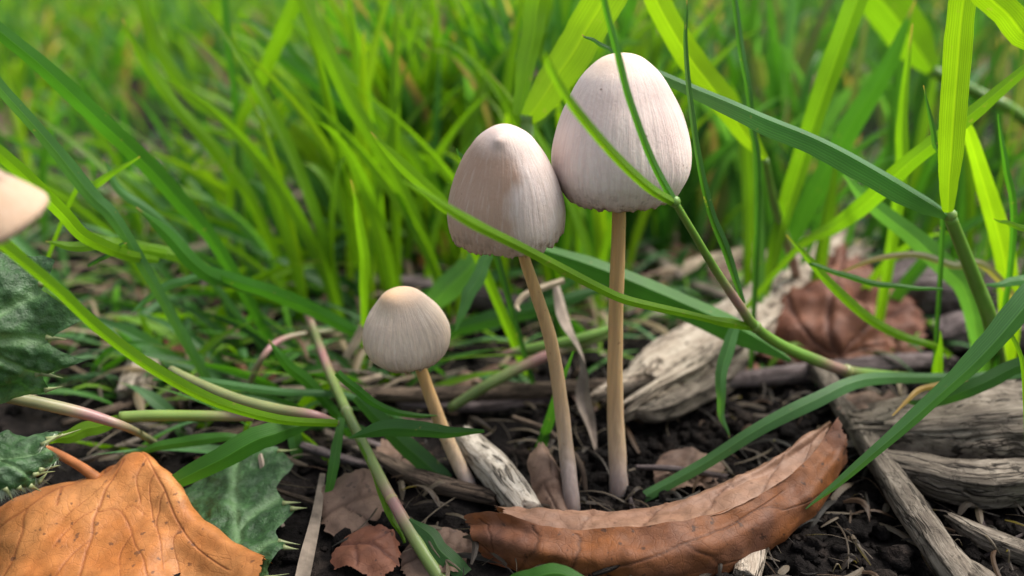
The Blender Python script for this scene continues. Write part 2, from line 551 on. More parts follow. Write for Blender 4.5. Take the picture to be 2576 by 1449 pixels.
# ------------------------------------------------------------------ builders
def ribbon(W, wid, roll=0.0, fold=0.2, side=None, nc=5):
    """W (n,3) centre line, wid (n) width in cm -> verts, faces, uv"""
    n = len(W)
    T = nrm(np.gradient(W, axis=0))
    if side is None:
        S = nrm(np.cross(T, nrm(W - CAM)))
    else:
        S = nrm(np.asarray(side) - T * (T @ np.asarray(side))[:, None])
    N = np.cross(S, T)
    r = np.radians(np.broadcast_to(roll, (n,)))[:, None]
    S, N = np.cos(r) * S + np.sin(r) * N, -np.sin(r) * S + np.cos(r) * N
    h = (nc + 1) // 2
    us = np.concatenate([np.linspace(-1, 0, h), np.linspace(0, 1, h)])     # the keel is a crease: two rows of points
    nc = 2 * h
    V = W[:, None, :] + S[:, None, :] * (wid[:, None, None] * us[None, :, None] / 2) \
        + N[:, None, :] * (wid[:, None, None] * np.abs(us)[None, :, None] * fold / 2)
    tt = np.linspace(0, 1, n)
    uv = np.stack(np.broadcast_arrays((us[None] + 1) / 2, tt[:, None]), -1).reshape(-1, 2)
    return V.reshape(-1, 3), [f for f in gridf(n, nc) if f[0] % nc != h - 1], uv


def blade(pts, wpx, col, label=None, name='grass_shoot', group=None, parent=None, roll=0, fold=0.25, n=34, drytip=0.0, root=True, cat='grass', drybase=0.0, wob=6):
    """pts run from the base to the tip"""
    W = np.array([pt(p) for p in pts])
    w = np.array([wpx[i] for i in range(len(wpx))], float)
    wc = w * depth(W) / FPX * BLADE_W
    if root and parent is None and W[0, 2] > 0.05:
        d = nrm(W[0] - W[1]) * .75 + np.array([0, .15, -.55])
        d[2] = min(d[2], -.35)
        b = W[0] + d * ((W[0, 2] + .12) / -d[2])
        W = np.vstack([b, W])
        wc = np.concatenate([[wc[0] * 0.8], wc])
    Wr = cr(W, n)
    sd = random.uniform(0, 90)
    q = np.linspace(0, 1, n)
    Wr = Wr + .035 * np.minimum(1, 4 * q)[:, None] * np.stack([vn(q * 4 + sd, 1.5), vn(q * 4 + sd, 4.5), vn(q * 4 + sd, 8.5)], 1)
    wr = np.maximum(cr(wc[:, None], n)[:, 0] * (1 + .10 * vn(q * 7 + sd, 2.2) + .06 * vn(q * 19 + sd, 6.2)), 0.008)
    if not drytip and wpx[-1] < 8 and random.random() < .55:
        drytip = random.uniform(.03, .08)
    if np.ndim(roll):
        rl = cr(np.array(roll, float)[:, None], n)[:, 0]
    else:
        ph = random.uniform(0, 6)
        rl = roll + wob * np.sin(np.linspace(0, 5, n) + ph)
    V, F, uv = ribbon(Wr, wr, rl, fold)
    t = uv[:, 1]
    c = np.tile(np.array(col), (len(V), 1)) * random.uniform(0.93, 1.08)
    c = c * (1 + 0.10 * (t - 0.5))[:, None]
    dry = np.clip((t - (1 - drytip)) / max(drytip, 1e-3), 0, 1) * (drytip > 0) * 0.9
    dry = np.maximum(dry, np.clip(1 - t / max(drybase, 1e-3), 0, 1) * (drybase > 0) * 0.5)
    o = obj(name, V, F, M_GRASS, parent, W[0] if parent is None else None, {'col': c, 'dry': dry}, uv)
    if parent is None:
        tag(o, label, cat, group)
    return o


def tubev(W, rad, ns_=10, lump=0.0, seed=0.0, flat=1.0):
    n = len(W)
    T = nrm(np.gradient(W, axis=0))
    ref = np.array([0.31, 0.17, 0.93]) if abs(T[n // 2][2]) < 0.8 else np.array([1.0, 0.1, 0])
    A = nrm(np.cross(T, ref))
    B = np.cross(T, A)
    th = np.arange(ns_) * 2 * math.pi / ns_
    rr = np.asarray(rad, float)[:, None] * np.ones(ns_)
    if lump:
        rr = rr * (1 + lump * vn(np.cos(th)[None] * 1.5 + seed, np.sin(th)[None] * 1.5, np.arange(n)[:, None] * 0.35))
    V = W[:, None] + A[:, None] * (np.cos(th)[None, :, None] * rr[..., None]) + B[:, None] * (np.sin(th)[None, :, None] * rr[..., None] * flat)
    V = V.reshape(-1, 3)
    F = gridf(n, ns_, True)
    F.append(tuple(range(ns_))[::-1])
    F.append(tuple((n - 1) * ns_ + j for j in range(ns_)))
    tt = np.repeat(np.linspace(0, 1, n), ns_)
    return V, F, tt, np.tile(th, n)


def stalk(pts, wpx, col, parent=None, name='stem', label=None, group=None, pink=None, n=24, mat=None, cat='grass', lump=0.0, sides=9):
    W = np.array([pt(p) for p in pts])
    r = np.array(wpx, float) * depth(W) / FPX / 2
    Wr, rr = cr(W, n), np.maximum(cr(r[:, None], n)[:, 0], 0.004)
    V, F, tt, th = tubev(Wr, rr, sides, lump, random.uniform(0, 50))
    c = np.tile(np.array(col), (len(V), 1))
    pk = np.zeros(len(V))
    if pink:
        for a, b in pink:
            pk = np.maximum(pk, np.exp(-((tt - a) / b) ** 2))
    o = obj(name, V, F, mat or M_STALK, parent, W[0] if parent is None else None, {'col': c, 'pink': pk, 't': tt}, np.stack([th, tt], 1))
    if parent is None:
        tag(o, label, cat, group)
    return o


def node(p, wpx, parent, col=(0.16, 0.26, 0.05), name='node', axis=(0, 0, 1), ln=1.0):
    c = pt(p)
    r = wpx * depth(c) / FPX / 2
    a = nrm(axis)
    s = np.linspace(-1, 1, 9)
    W = c + np.outer(s * r * ln, a)
    V, F, tt, th = tubev(W, r * np.sqrt(np.maximum(1.02 - s ** 2, 0.05)), 10)
    obj(name, V, F, M_STALK, parent, None, {'col': np.tile(col, (len(V), 1)), 'pink': tt * 0, 't': tt}, np.stack([th, tt], 1))


def mushroom(label, capmat, apex, margin, profile, scale, stem_pts, stem_w, jag=0.03, wr=0.012, squash=1.0, seed=0.0, bump=None, lobes=None, nth=200):
    stem_W = np.array([pt(p) for p in stem_pts])
    root = thing('mushroom', stem_W[-1], label, 'mushroom', 'mushrooms')
    # stem runs from inside the cap down into the soil
    r = np.array(stem_w, float) * depth(stem_W) / FPX / 2
    Wr, rr = cr(stem_W, 46), cr(r[:, None], 46)[:, 0]
    V, F, tt, th = tubev(Wr, rr, 18, 0.07, seed)
    tt = np.clip((tt - 0.08) / 0.92, 0, 1)
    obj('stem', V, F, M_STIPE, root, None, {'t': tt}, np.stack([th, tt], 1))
    # cap: a lathe round the axis, wrinkled, with a ragged margin
    A = nrm(apex - margin)
    X = nrm(np.cross(A, np.array([0, 1, 0.0])))
    Yv = np.cross(A, X)                       # roughly towards / away from the camera
    prof = cr(np.array(profile, float), 72) * scale
    prof[:, 1] *= np.linalg.norm(apex - margin) / prof[-1, 1]
    H = prof[-1, 1]
    n = len(prof)
    th = np.arange(nth) * 2 * math.pi / nth
    cx, sx = np.cos(th)[None], np.sin(th)[None]
    t = np.linspace(0, 1, n)[:, None]
    rim = np.maximum(0, (t - 0.84) / 0.16)
    w = vn(cx * 17 + seed, sx * 17, t * 2.4) * 0.6 + vn(cx * 34 + seed, sx * 34, t * 5) * 0.5
    big = vn(cx * 1.3 + seed, sx * 1.3, t * 1.5)
    rr_ = prof[:, :1] * (1 + wr * w * np.minimum(1, t * 2.2) * 1.6 + 0.05 * big * np.minimum(1, t * 2))
    j = jag * rim * (vn(cx * 9 + seed, sx * 9, 3.3) + 0.9 * vn(cx * 24 + seed, sx * 24, 9.3))
    for a0, aw, amt in (lobes or ()):
        d = (th[None] - a0 + math.pi) % (2 * math.pi) - math.pi
        j = j + amt * rim * np.exp(-(d / aw) ** 2)
    zz = prof[:, 1:] + j * scale * 100 + 0 * cx
    V = margin + A * (H - zz)[..., None] + X * (cx * rr_)[..., None] + Yv * (sx * rr_ * squash)[..., None]
    if bump:
        for a0, t0, sz, amt in bump:
            ctr = margin + A * (H - np.interp(t0, t[:, 0], prof[:, 1])) + (X * math.cos(a0) + Yv * math.sin(a0)) * np.interp(t0, t[:, 0], prof[:, 0])
            d2 = ((V - ctr) ** 2).sum(-1)
            V = V + nrm(X * math.cos(a0) * .6 + Yv * math.sin(a0) * .6 + A * .8) * (amt * np.exp(-d2 / sz ** 2))[..., None]
    V = V.reshape(-1, 3)
    rad = np.stack(np.broadcast_arrays(cx, sx, t), -1).reshape(-1, 3).tolist()
    tl = (t + 0 * cx).ravel().tolist()
    F = gridf(n, nth, True)
    # rolled-in lip, then the cap's inner wall
    base = len(V)
    last = V[(n - 1) * nth:]
    cen = last.mean(0)
    inner = []
    for k, (s, up) in enumerate(((0.965, -0.012), (0.93, 0.02), (0.86, 0.25), (0.6, 0.62), (0.12, 0.80))):
        inner.append(cen + (last - cen) * s + A * up * H * (1 if up > 0 else 1))
    V = np.vstack([V] + inner)
    for k in range(5):
        a = (n - 1 + k) * nth
        b = (n + k) * nth
        for j in range(nth):
            q = (j + 1) % nth
            F.append((a + j, a + q, b + q, b + j))
    rad += rad[(n - 1) * nth:n * nth] * 5
    tl += [1.0] * (5 * nth)
    cap = obj('cap', V, F, capmat, root, None, {'rad': np.array(rad), 't': np.array(tl)})
    # gills: thin lamellae under the cap
    R = np.linalg.norm(last - cen, axis=1).mean()
    GV, GF = [], []
    for k in range(48):
        a = 2 * math.pi * k / 48
        d = X * math.cos(a) + Yv * math.sin(a)
        b = len(GV)
        for s, z in ((0.16, 0.10), (0.55, 0.06), (0.88, 0.06), (0.86, 0.22), (0.6, 0.55), (0.16, 0.72)):
            GV.append(cen + d * R * s + A * H * z)
        GF.append(tuple(range(b, b + 6)))
    obj('gills', GV, GF, M_GILL, cap, smooth=False)
    return root


def wood(pts, wcm, hcm, mat, label, name='wood_chip', group=None, cat='wood', n=44, m=30, rough=0.16, ragged=0.5, seed=None, ridge=0.07, parent=None, sq=0.55, twist=0.0, up=(0, 0, 1), knots=0.0):
    """a split piece of wood: a loft of a squarish section with grain ridges and broken ends; pts world or pixel points"""
    seed = random.uniform(0, 90) if seed is None else seed
    W = np.array([pt(p) if not isinstance(p, np.ndarray) else p for p in pts])
    Wr = cr(W, n)
    wv = cr(np.array(wcm, float)[:, None], n)[:, 0] / 2
    hv = cr(np.array(hcm, float)[:, None], n)[:, 0] / 2
    T = nrm(np.gradient(Wr, axis=0))
    S = nrm(np.cross(T, np.array(up, float)))
    N = np.cross(S, T)
    L = np.concatenate([[0], np.cumsum(np.linalg.norm(np.diff(Wr, axis=0), axis=1))])
    an = np.arange(m) * 2 * math.pi / m
    ca, sa = np.cos(an)[None], np.sin(an)[None]
    Lc = L[:, None]
    k = 1 + rough * vn(ca * 0.9 + seed, sa * 0.9, Lc * 0.55) + ridge * (vn(ca * 4 + seed, sa * 4, Lc * 0.7) + 0.9 * vn(ca * 9 + seed, sa * 9, Lc * 1.3) + .8 * vn(ca * 3 + seed, sa * 3, Lc * 3.5))
    if knots:
        k = k - knots * np.maximum(0, vn(ca * 1.5 + seed + 5, sa * 1.5, Lc * 1.6) - .12) * 2.2
    x = np.sign(ca) * np.abs(ca) ** sq * wv[:, None] * k
    y = np.sign(sa) * np.abs(sa) ** sq * hv[:, None] * k
    ii = np.arange(n)[:, None]
    tw = twist * (ii / (n - 1) - .5)
    x, y = x * np.cos(tw) - y * np.sin(tw), x * np.sin(tw) + y * np.cos(tw)
    nb = max(4, n // 9)
    endf = np.maximum(0, 1 - ii / nb) - np.maximum(0, 1 - (n - 1 - ii) / nb)
    rg = endf * ragged * (vn(ca * 2.5 + seed, sa * 2.5, 5.3) + 0.9 * vn(ca * 7 + seed, sa * 7, 8.3)) * np.minimum(wv[:, None] * 2, 1.2)
    V = Wr[:, None] + S[:, None] * x[..., None] + N[:, None] * y[..., None] + T[:, None] * rg[..., None]
    V = V.reshape(-1, 3).tolist()
    G = np.stack(np.broadcast_arrays(ca * (wv[:, None] + .1) + seed, sa * (hv[:, None] + .1), Lc), -1).reshape(-1, 3).tolist()
    F = gridf(n, m, True)
    for row, rev in ((0, True), (n - 1, False)):
        c = len(V)
        seg = np.array(V[row * m:(row + 1) * m])
        V.append(seg.mean(0) + T[row] * (0.25 if rev else -0.25) * min(wv[row] * 2, 0.5) * ragged)
        G.append((seed, 0, L[row]))
        for j in range(m):
            q = (j + 1) % m
            F.append((c, row * m + q, row * m + j) if rev else (c, row * m + j, row * m + q))
    o = obj(name, V, F, mat, parent, None, {'grain': np.array(G)})
    if parent is None:
        tag(o, label, cat, group)
    return o


def sheet(ctrl, n, m, mat, name, label=None, cat=None, group=None, parent=None, crumple=0.03, cfreq=1.5, jag=(0, 0, 0, 0), jfreq=9.0, veins=(), vw=0.012, vh=0.03, seed=None, hole=None, profile=None):
    """thin leaf surface through a net of control points; u runs along rows (m), v down (n)"""
    seed = random.uniform(0, 60) if seed is None else seed
    C = np.array([[pt(p) for p in row] for row in ctrl])          # rows, cols, 3
    k, kc = C.shape[:2]
    us, vs = np.linspace(0, 1, m), np.linspace(0, 1, n)
    D = crs(crs(C, np.linspace(0, k - 1, 3 * n)).transpose(1, 0, 2), np.linspace(0, kc - 1, 4 * m)).transpose(1, 0, 2)   # 3n, 4m, 3
    jg = lambda t, a: np.abs(vn(t * jfreq + seed, a) + 0.6 * vn(t * jfreq * 3 + seed, a + 2.8))
    l, r = jag[0] * jg(vs, 1.3), jag[1] * jg(vs, 7.3)
    if profile:
        pr_ = np.array([profile(v) for v in vs])
        l, r = l + pr_[:, 0], r + pr_[:, 1]
    tp, bt = jag[2] * jg(us, 12.3), jag[3] * jg(us, 17.3)
    uu = l[:, None] + us[None] * (1 - l - r)[:, None]
    vv = tp[None] + vs[:, None] * (1 - tp - bt)[None]
    fi, fj = vv * (3 * n - 1), uu * (4 * m - 1)
    i0, j0 = np.clip(fi.astype(int), 0, 3 * n - 2), np.clip(fj.astype(int), 0, 4 * m - 2)
    a, b = (fi - i0)[..., None], (fj - j0)[..., None]
    G = (D[i0, j0] * (1 - a) + D[i0 + 1, j0] * a) * (1 - b) + (D[i0, j0 + 1] * (1 - a) + D[i0 + 1, j0 + 1] * a) * b
    ve = np.zeros((n, m))
    wob_u, wob_v = uu + .012 * vn(uu * 9, vv * 9, seed), vv + .012 * vn(uu * 9 + 40, vv * 9, seed)
    for (poly, ww) in veins:
        poly = cr(np.array(poly), 4 * len(poly)) if len(poly) > 2 else np.array(poly, float)
        for (ax, ay), (bx, by) in zip(poly[:-1], poly[1:]):
            ddx, ddy = bx - ax, by - ay
            q = np.clip(((wob_u - ax) * ddx + (wob_v - ay) * ddy) / (ddx * ddx + ddy * ddy + 1e-12), 0, 1)
            ve = np.maximum(ve, np.exp(-(np.hypot(wob_u - ax - q * ddx, wob_v - ay - q * ddy) / (vw * ww)) ** 2))
    Nn = nrm(np.cross(np.gradient(G, axis=1), np.gradient(G, axis=0)))
    sgn = np.where((Nn * (CAM - G)).sum(-1) > 0, 1.0, -1.0)
    dsp = crumple * vfbm(G[..., 0] * cfreq + seed, G[..., 1] * cfreq, G[..., 2] * cfreq, 3) - vh * ve
    Vt = (G + Nn * (sgn * dsp)[..., None]).reshape(-1, 3)
    uv = np.stack([uu, vv], -1).reshape(-1, 2)
    vn_ = ve.ravel()
    F = gridf(n, m)
    if hole:
        F = [f for f in F if not hole(*np.mean([uv[i] for i in f], axis=0))]
    o = obj(name, Vt, F, mat, parent, None, {'vein': vn_}, np.array(uv))
    if parent is None:
        tag(o, label, cat, group)
    return o, Vt.reshape(n, m, 3)


# ------------------------------------------------------------------ ground
def gz(x, y):
    return 0.16 * vfbm(x * 0.5, y * 0.5, 2.0, 3) + 0.07 * vn(x * 2.1, y * 2.1, 5.2)


def build_ground():
    xs = np.concatenate([[-6000, -900, -200, -80, -45, -30, -22], np.linspace(-16, 16, 210), [22, 30, 45, 80, 200, 900, 6000]])
    ys = np.concatenate([[-6000, -600, -100, -20, 0], np.linspace(5, 30, 180), np.linspace(31, 60, 40), [70, 90, 130, 300, 1200, 6000]])
    X, Y = np.meshgrid(xs, ys)
    near = (np.abs(X) < 16.5) & (Y > 4.5) & (Y < 61)
    Z = np.where(near, gz(X, Y) + 0.07 * vfbm(X * 2.4, Y * 2.4, 1.0, 4), 0.0)
    V = np.stack([X, Y, Z], -1).reshape(-1, 3)
    o = obj('ground', V, gridf(len(ys), len(xs)), M_SOIL, None, np.zeros(3))
    tag(o, kind='structure')


build_ground()


def icosa():
    p = (1 + 5 ** 0.5) / 2
    v = nrm(np.array([(-1, p, 0), (1, p, 0), (-1, -p, 0), (1, -p, 0), (0, -1, p), (0, 1, p), (0, -1, -p), (0, 1, -p), (p, 0, -1), (p, 0, 1), (-p, 0, -1), (-p, 0, 1)], float))
    f = [(0, 11, 5), (0, 5, 1), (0, 1, 7), (0, 7, 10), (0, 10, 11), (1, 5, 9), (5, 11, 4), (11, 10, 2), (10, 7, 6), (7, 1, 8), (3, 9, 4), (3, 4, 2), (3, 2, 6), (3, 6, 8), (3, 8, 9), (4, 9, 5), (2, 4, 11), (6, 2, 10), (8, 6, 7), (9, 8, 1)]
    # one subdivision
    vl, fl, mid = [tuple(a) for a in v], [], {}
    def md(a, b):
        k = (min(a, b), max(a, b))
        if k not in mid:
            q = nrm((np.array(vl[a]) + np.array(vl[b])) / 2)
            vl.append(tuple(q))
            mid[k] = len(vl) - 1
        return mid[k]
    for a, b, c in f:
        x, y, z = md(a, b), md(b, c), md(c, a)
        fl += [(a, x, z), (b, y, x), (c, z, y), (x, y, z)]
    return np.array(vl), np.array(fl)


ICO_V, ICO_F = icosa()


def build_crumbs():
    V, F = [], []
    k = 0
    for _ in range(5600):
        if random.random() < 0.62:
            x, y = random.uniform(0.2, 8.5), random.uniform(7.2, 13.5)
        else:
            x, y = random.uniform(-8, 9), random.uniform(7.2, 20)
        r = 0.025 + 0.13 * random.random() ** 3.4
        sc = np.array([random.uniform(.7, 1.3), random.uniform(.7, 1.3), random.uniform(.5, 1.0)]) * r
        sd = random.uniform(0, 99)
        d = 1 + 0.9 * vfbm(ICO_V[:, 0] * 1.5 + sd, ICO_V[:, 1] * 1.5, ICO_V[:, 2] * 1.5, 2)
        V.append(ICO_V * d[:, None] * sc + np.array([x, y, gz(x, y) + sc[2] * 0.45]))
        F.append(ICO_F + k)
        k += len(ICO_V)
    o = obj('soil_crumbs', np.vstack(V), np.vstack(F).tolist(), M_SOIL, None, np.zeros(3))
    tag(o, 'loose crumbs of dark damp soil scattered over the ground', 'soil', kind='stuff')


build_crumbs()

# ------------------------------------------------------------------ mushrooms
YB = 10.0
s1 = 0.00447
mushroom('largest mushroom, tall pale egg-shaped cap crossed by two thin grass blades', M_CAP['big'],
         P(1563, 133, YB), P(1560, 490, YB),
         [(0, 0), (30, 4), (57, 16), (90, 45), (110, 72), (127, 103), (152, 154), (171, 213), (178, 262), (173, 303), (155, 342), (140, 360)], s1,
         [(1556, 330, YB), (1557, 540, YB), (1549, 800, YB), (1547, 1000, YB), (1552, 1130, YB - .1), (1556, 1225, YB - .25), (1558, 1300, YB - .32)],
         [30, 34, 37, 41, 45, 47, 48], jag=0.06, wr=0.009, seed=3.0)
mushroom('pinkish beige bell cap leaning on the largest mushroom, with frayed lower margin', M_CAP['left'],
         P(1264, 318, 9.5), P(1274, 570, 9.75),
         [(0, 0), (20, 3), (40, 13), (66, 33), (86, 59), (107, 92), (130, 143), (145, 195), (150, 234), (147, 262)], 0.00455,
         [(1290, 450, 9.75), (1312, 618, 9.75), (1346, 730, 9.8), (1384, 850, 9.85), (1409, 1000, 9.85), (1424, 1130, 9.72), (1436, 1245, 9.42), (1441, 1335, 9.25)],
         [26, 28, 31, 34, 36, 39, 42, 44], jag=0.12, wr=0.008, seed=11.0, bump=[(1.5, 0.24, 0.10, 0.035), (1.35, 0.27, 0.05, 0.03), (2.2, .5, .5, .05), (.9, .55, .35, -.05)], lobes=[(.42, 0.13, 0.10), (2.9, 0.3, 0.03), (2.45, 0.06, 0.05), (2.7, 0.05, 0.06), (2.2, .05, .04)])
mushroom('smallest mushroom, cream cap with ochre nub, standing apart on a short stem', M_CAP['small'],
         P(1006, 729, 9.95), P(1031, 900, 10.05),
         [(0, 0), (22, 3), (44, 12), (58, 24), (72, 39), (92, 62), (105, 86), (111, 110), (109, 132), (99, 154), (82, 170), (70, 178)], 0.0049,
         [(1040, 860, 10.1), (1058, 925, 10.1), (1084, 1000, 10.1), (1114, 1080, 10.05), (1150, 1160, 9.9), (1186, 1238, 9.7), (1200, 1290, 9.6)],
         [28, 30, 32, 34, 36, 38, 38], jag=0.08, wr=0.020, seed=23.0, bump=[(1.0, .14, .16, .06), (1.5, .55, .3, -.045)])
mushroom('smooth buff conical mushroom cap standing over the spiny thistle leaves', M_CAP['cream'],
         P(-140, 400, 6.95), P(0, 572, 7.1),
         [(0, 0), (18, 6), (42, 32), (74, 84), (104, 140), (128, 192), (138, 220), (133, 236)], 0.0033,
         [(-40, 540, 7.1), (-45, 640, 7.3), (-60, 800, 7.9), (-90, 1000, 8.5), (-110, 1200, 9.0), (-115, 1340, 9.4)], [26, 28, 30, 32, 34, 36], jag=0.02, wr=0.006, seed=31.0)

# ------------------------------------------------------------------ wood on the ground
g = 'g'
wood([(1575, 1000, g, .52), (1700, 925, g, .6), (1850, 830, g, .62), (1980, 740, g, .62), (2120, 640, g, .62)], [.66, .9, .98, .92, .8], [.42, .58, .64, .66, .6], M_WPALE,
     'pale weathered branch piece with splintered end lying behind the largest mushroom', 'wood_chunk', ragged=1.7, n=80, m=56, rough=.25, ridge=.12, sq=.45)
wood([(1578, 1030, g, .5), (1640, 1030, g, .42), (1740, 980, g, .35), (1850, 910, g, .3)], [.10, .4, .6, .55], [.06, .3, .4, .4], M_WGREY,
     'dark grey splinter under the pale branch, pointing at the largest stem', 'wood_splinter', ragged=.8, n=50, m=36, ridge=.13)
wood([(1160, 1090, g, .52), (1250, 1185, g, .36), (1330, 1290, g, .18)], [.26, .44, .36], [.2, .34, .3], M_WWHITE,
     'whitish split wood sliver beside the smallest mushroom stem base', 'wood_chip', ragged=.5, ridge=.1)
wood([(2050, 915, g, .45), (2150, 1060, g, .4), (2255, 1220, g, .36), (2350, 1365, g, .32), (2450, 1490, g, .28)], [.25, .33, .37, .37, .40], [.24, .30, .32, .32, .34], M_WGREY,
     'straight grey-brown stick lying slantwise beside the curled brown leaf', 'stick', ragged=.4, n=70, m=30, ridge=.10, sq=.8)
wood([(2400, 1405, g, .30), (2460, 1440, g, .22), (2540, 1500, g, .15)], [.16, .2, .2], [.12, .15, .15], M_WGREY,
     'short splinter peeling off the front end of the slanting stick', 'wood_splinter', ragged=.6, sq=.8)
wood([(2160, 1075, g, .42), (2330, 1075, g, .5), (2500, 1065, g, .6), (2720, 1060, g, .6)], [.6, 1.2, 1.5, 1.5], [.3, .6, .8, .8], M_WGREY,
     'large layered grey weathered wood block right of the slanting stick', 'wood_chunk', ragged=.9, n=80, m=60, rough=.2, ridge=.10)
wood([(2190, 1150, g, .42), (2300, 1180, g, .36), (2450, 1215, g, .36), (2720, 1200, g, .36)], [.22, .45, .6, .55], [.2, .36, .5, .45], M_WGREY,
     'curved grey wood strip in front of the layered wood block', 'wood_chip', ragged=.7, n=60, m=40, rough=.25, ridge=.11)
wood([(2385, 1300, g, .2), (2470, 1350, g, .2), (2620, 1410, g, .2)], [.10, .26, .3], [.1, .2, .22], M_WGREY,
     'small pointed grey wood chip lying on bare soil', 'wood_chip', ragged=.4, ridge=.12)
wood([(840, 985, g, .35), (1050, 992, g, .35), (1300, 985, g, .35), (1580, 965, g, .35)], [.2, .24, .26, .22], [.2, .22, .24, .2], M_WBROWN,
     'long brown stick lying crosswise behind the mushroom stems', 'stick', ragged=.4, n=60, m=20, sq=.85)
wood([(1000, 1015, g, .2), (1200, 1022, g, .22), (1420, 1000, g, .2)], [.1, .18, .12], [.1, .15, .1], M_WPURP,
     'thin dusky twig just in front of the long crosswise stick', 'twig', ragged=.4, n=40, m=14, sq=.9)
wood([(1690, 965, g, .25), (1900, 950, g, .25), (2150, 925, g, .28), (2380, 905, g, .28)], [.2, .3, .34, .3], [.2, .28, .3, .26], M_WPURP,
     'grey-brown stick lying level below the red-brown leaf', 'stick', ragged=.5, n=60, m=24, sq=.8)
wood([(940, 712, g, .45), (1120, 733, g, .5), (1320, 770, g, .5)], [.34, .5, .36], [.3, .4, .3], M_WPURP,
     'dusky purple wood strip behind the smallest cap', 'wood_chip', ragged=.6)
wood([(2210, 735, g, .55), (2320, 725, g, .7), (2460, 745, g, .7)], [1.0, 1.5, 1.2], [.5, .9, .8], M_WPURP,
     'dark grey wood lump behind the red-brown leaf', 'wood_chunk', ragged=.7, ridge=.1)
wood([(2350, 850, g, .35), (2450, 830, g, .4), (2620, 850, g, .4)], [.5, .8, .7], [.4, .6, .6], M_WPURP,
     'brown-grey wood piece at the foot of the tall right grass shoot', 'wood_chunk', ragged=.6, ridge=.1)
wood([(1880, 690, g, .3), (1960, 660, g, .5), (2060, 625, g, .5)], [.4, .6, .5], [.4, .6, .5], M_WPALE,
     'pale rounded wood knot at the far end of the branch piece', 'wood_chunk', ragged=.5)
wood([(790, 1010, g, .25), (640, 1080, g, .2), (500, 1110, g, .2)], [.14, .2, .14], [.12, .18, .12], M_WBROWN,
     'brown twig lying under the pink runners', 'twig', ragged=.4, sq=.9, m=16)
wood([(930, 1140, g, .22), (1060, 1205, g, .22), (1250, 1255, g, .2)], [.16, .26, .2], [.12, .18, .14], M_WBROWN,
     'reddish brown bark strip in front of the white wood sliver', 'bark_strip', ragged=.5, m=18)
wood([(760, 1120, g, .25), (850, 1150, g, .25), (960, 1180, g, .2)], [.1, .14, .1], [.1, .12, .1], M_WPURP,
     'short dusky twig beside the green runner stem', 'twig', ragged=.4, m=14, sq=.9)
wood([(1880, 1449, g, .12), (1890, 1405, g, .15), (1900, 1360, g, .18)], [.3, .32, .3], [.12, .14, .12], M_WPALE,
     'flat pale wood slip poking out under the curled brown leaf', 'wood_chip', ragged=.3, m=20)
wood([(1290, 1050, g, .5), (1380, 1085, g, .48), (1455, 1160, g, .4), (1475, 1240, g, .1)], [.08, .09, .08, .06], [.08, .09, .08, .06], M_WBROWN,
     'thin bent brown rootlet arching between the two left stems', 'rootlet', ragged=.2, m=10, sq=1.0, ridge=.03)
wood([(1600, 1175, g, .25), (1700, 1180, g, .25), (1830, 1200, g, .22)], [.07, .1, .08], [.07, .09, .07], M_WPURP,
     'thin grey twig touching the foot of the largest mushroom', 'twig', ragged=.3, m=10, sq=1.0)
wood([(330, 985, g, .3), (360, 930, g, .35), (380, 880, g, .35)], [.4, .5, .4], [.3, .4, .3], M_WPALE,
     'pale stubby wood bit between the left runners', 'wood_chip', ragged=.5)


# ------------------------------------------------------------------ dead leaves
def up(rows, d):
    return [[(x, y, Y - d) for (x, y, Y) in r] for r in rows]


oroot = thing('dead_leaf', P(245, 1208, 9.2), 'large orange dead leaf with dark specks and branching veins, lying domed', 'leaf')
sheet(up([
    [(-80, 1345, 9.5), (60, 1290, 9.6), (225, 1235, 9.9), (330, 1185, 10.1), (410, 1205, 9.9), (505, 1330, 9.4), (690, 1432, 8.5)],
    [(-80, 1325, 9.0), (60, 1262, 9.05), (235, 1200, 9.35), (335, 1150, 9.55), (405, 1180, 9.35), (505, 1312, 8.8), (668, 1405, 8.2)],
    [(-80, 1390, 8.6), (50, 1340, 8.6), (190, 1285, 8.8), (305, 1255, 8.95), (400, 1290, 8.85), (490, 1370, 8.45), (664, 1432, 8.0)],
    [(-80, 1480, 8.1), (50, 1440, 8.1), (180, 1395, 8.3), (290, 1385, 8.35), (390, 1395, 8.3), (475, 1440, 8.2), (650, 1490, 7.75)],
    [(-80, 1580, 7.6), (50, 1550, 7.7), (170, 1520, 7.75), (280, 1500, 7.8), (390, 1510, 7.8), (470, 1530, 7.8), (600, 1550, 7.75)]], .12),
    140, 220, M_ORANGE, 'leaf_blade', parent=oroot, crumple=.10, cfreq=1.1, jag=(0, .012, 0, .03), vw=.0042, vh=.010, seed=4.0,
    veins=[([(.34, .23), (.22, .32), (.0, .52)], 1.3), ([(.46, .27), (.42, .42), (.40, .62), (.36, 1.0)], 1.3), ([(.36, .24), (.50, .20), (.62, .30), (.78, .45), (.92, .62)], 1.5),
           ([(.41, .53), (.50, .56), (.60, .75), (.66, .95)], .9), ([(.39, .68), (.30, .80), (.22, .98)], .8), ([(.70, .37), (.66, .55), (.72, .8)], .7), ([(.18, .36), (.17, .55), (.10, .75)], .8), ([(.58, .26), (.55, .38), (.58, .5)], .6), ([(.44, .34), (.36, .42), (.30, .52)], .6), ([(.415, .5), (.34, .56), (.28, .68)], .6), ([(.64, .32), (.62, .45), (.66, .6)], .6), ([(.78, .45), (.76, .6), (.80, .8)], .6), ([(.85, .54), (.92, .5)], .5), ([(.1, .43), (.06, .6)], .6), ([(.26, .29), (.27, .42)], .6), ([(.50, .56), (.55, .52), (.62, .55)], .5), ([(.56, .67), (.52, .78), (.53, .9)], .5)])
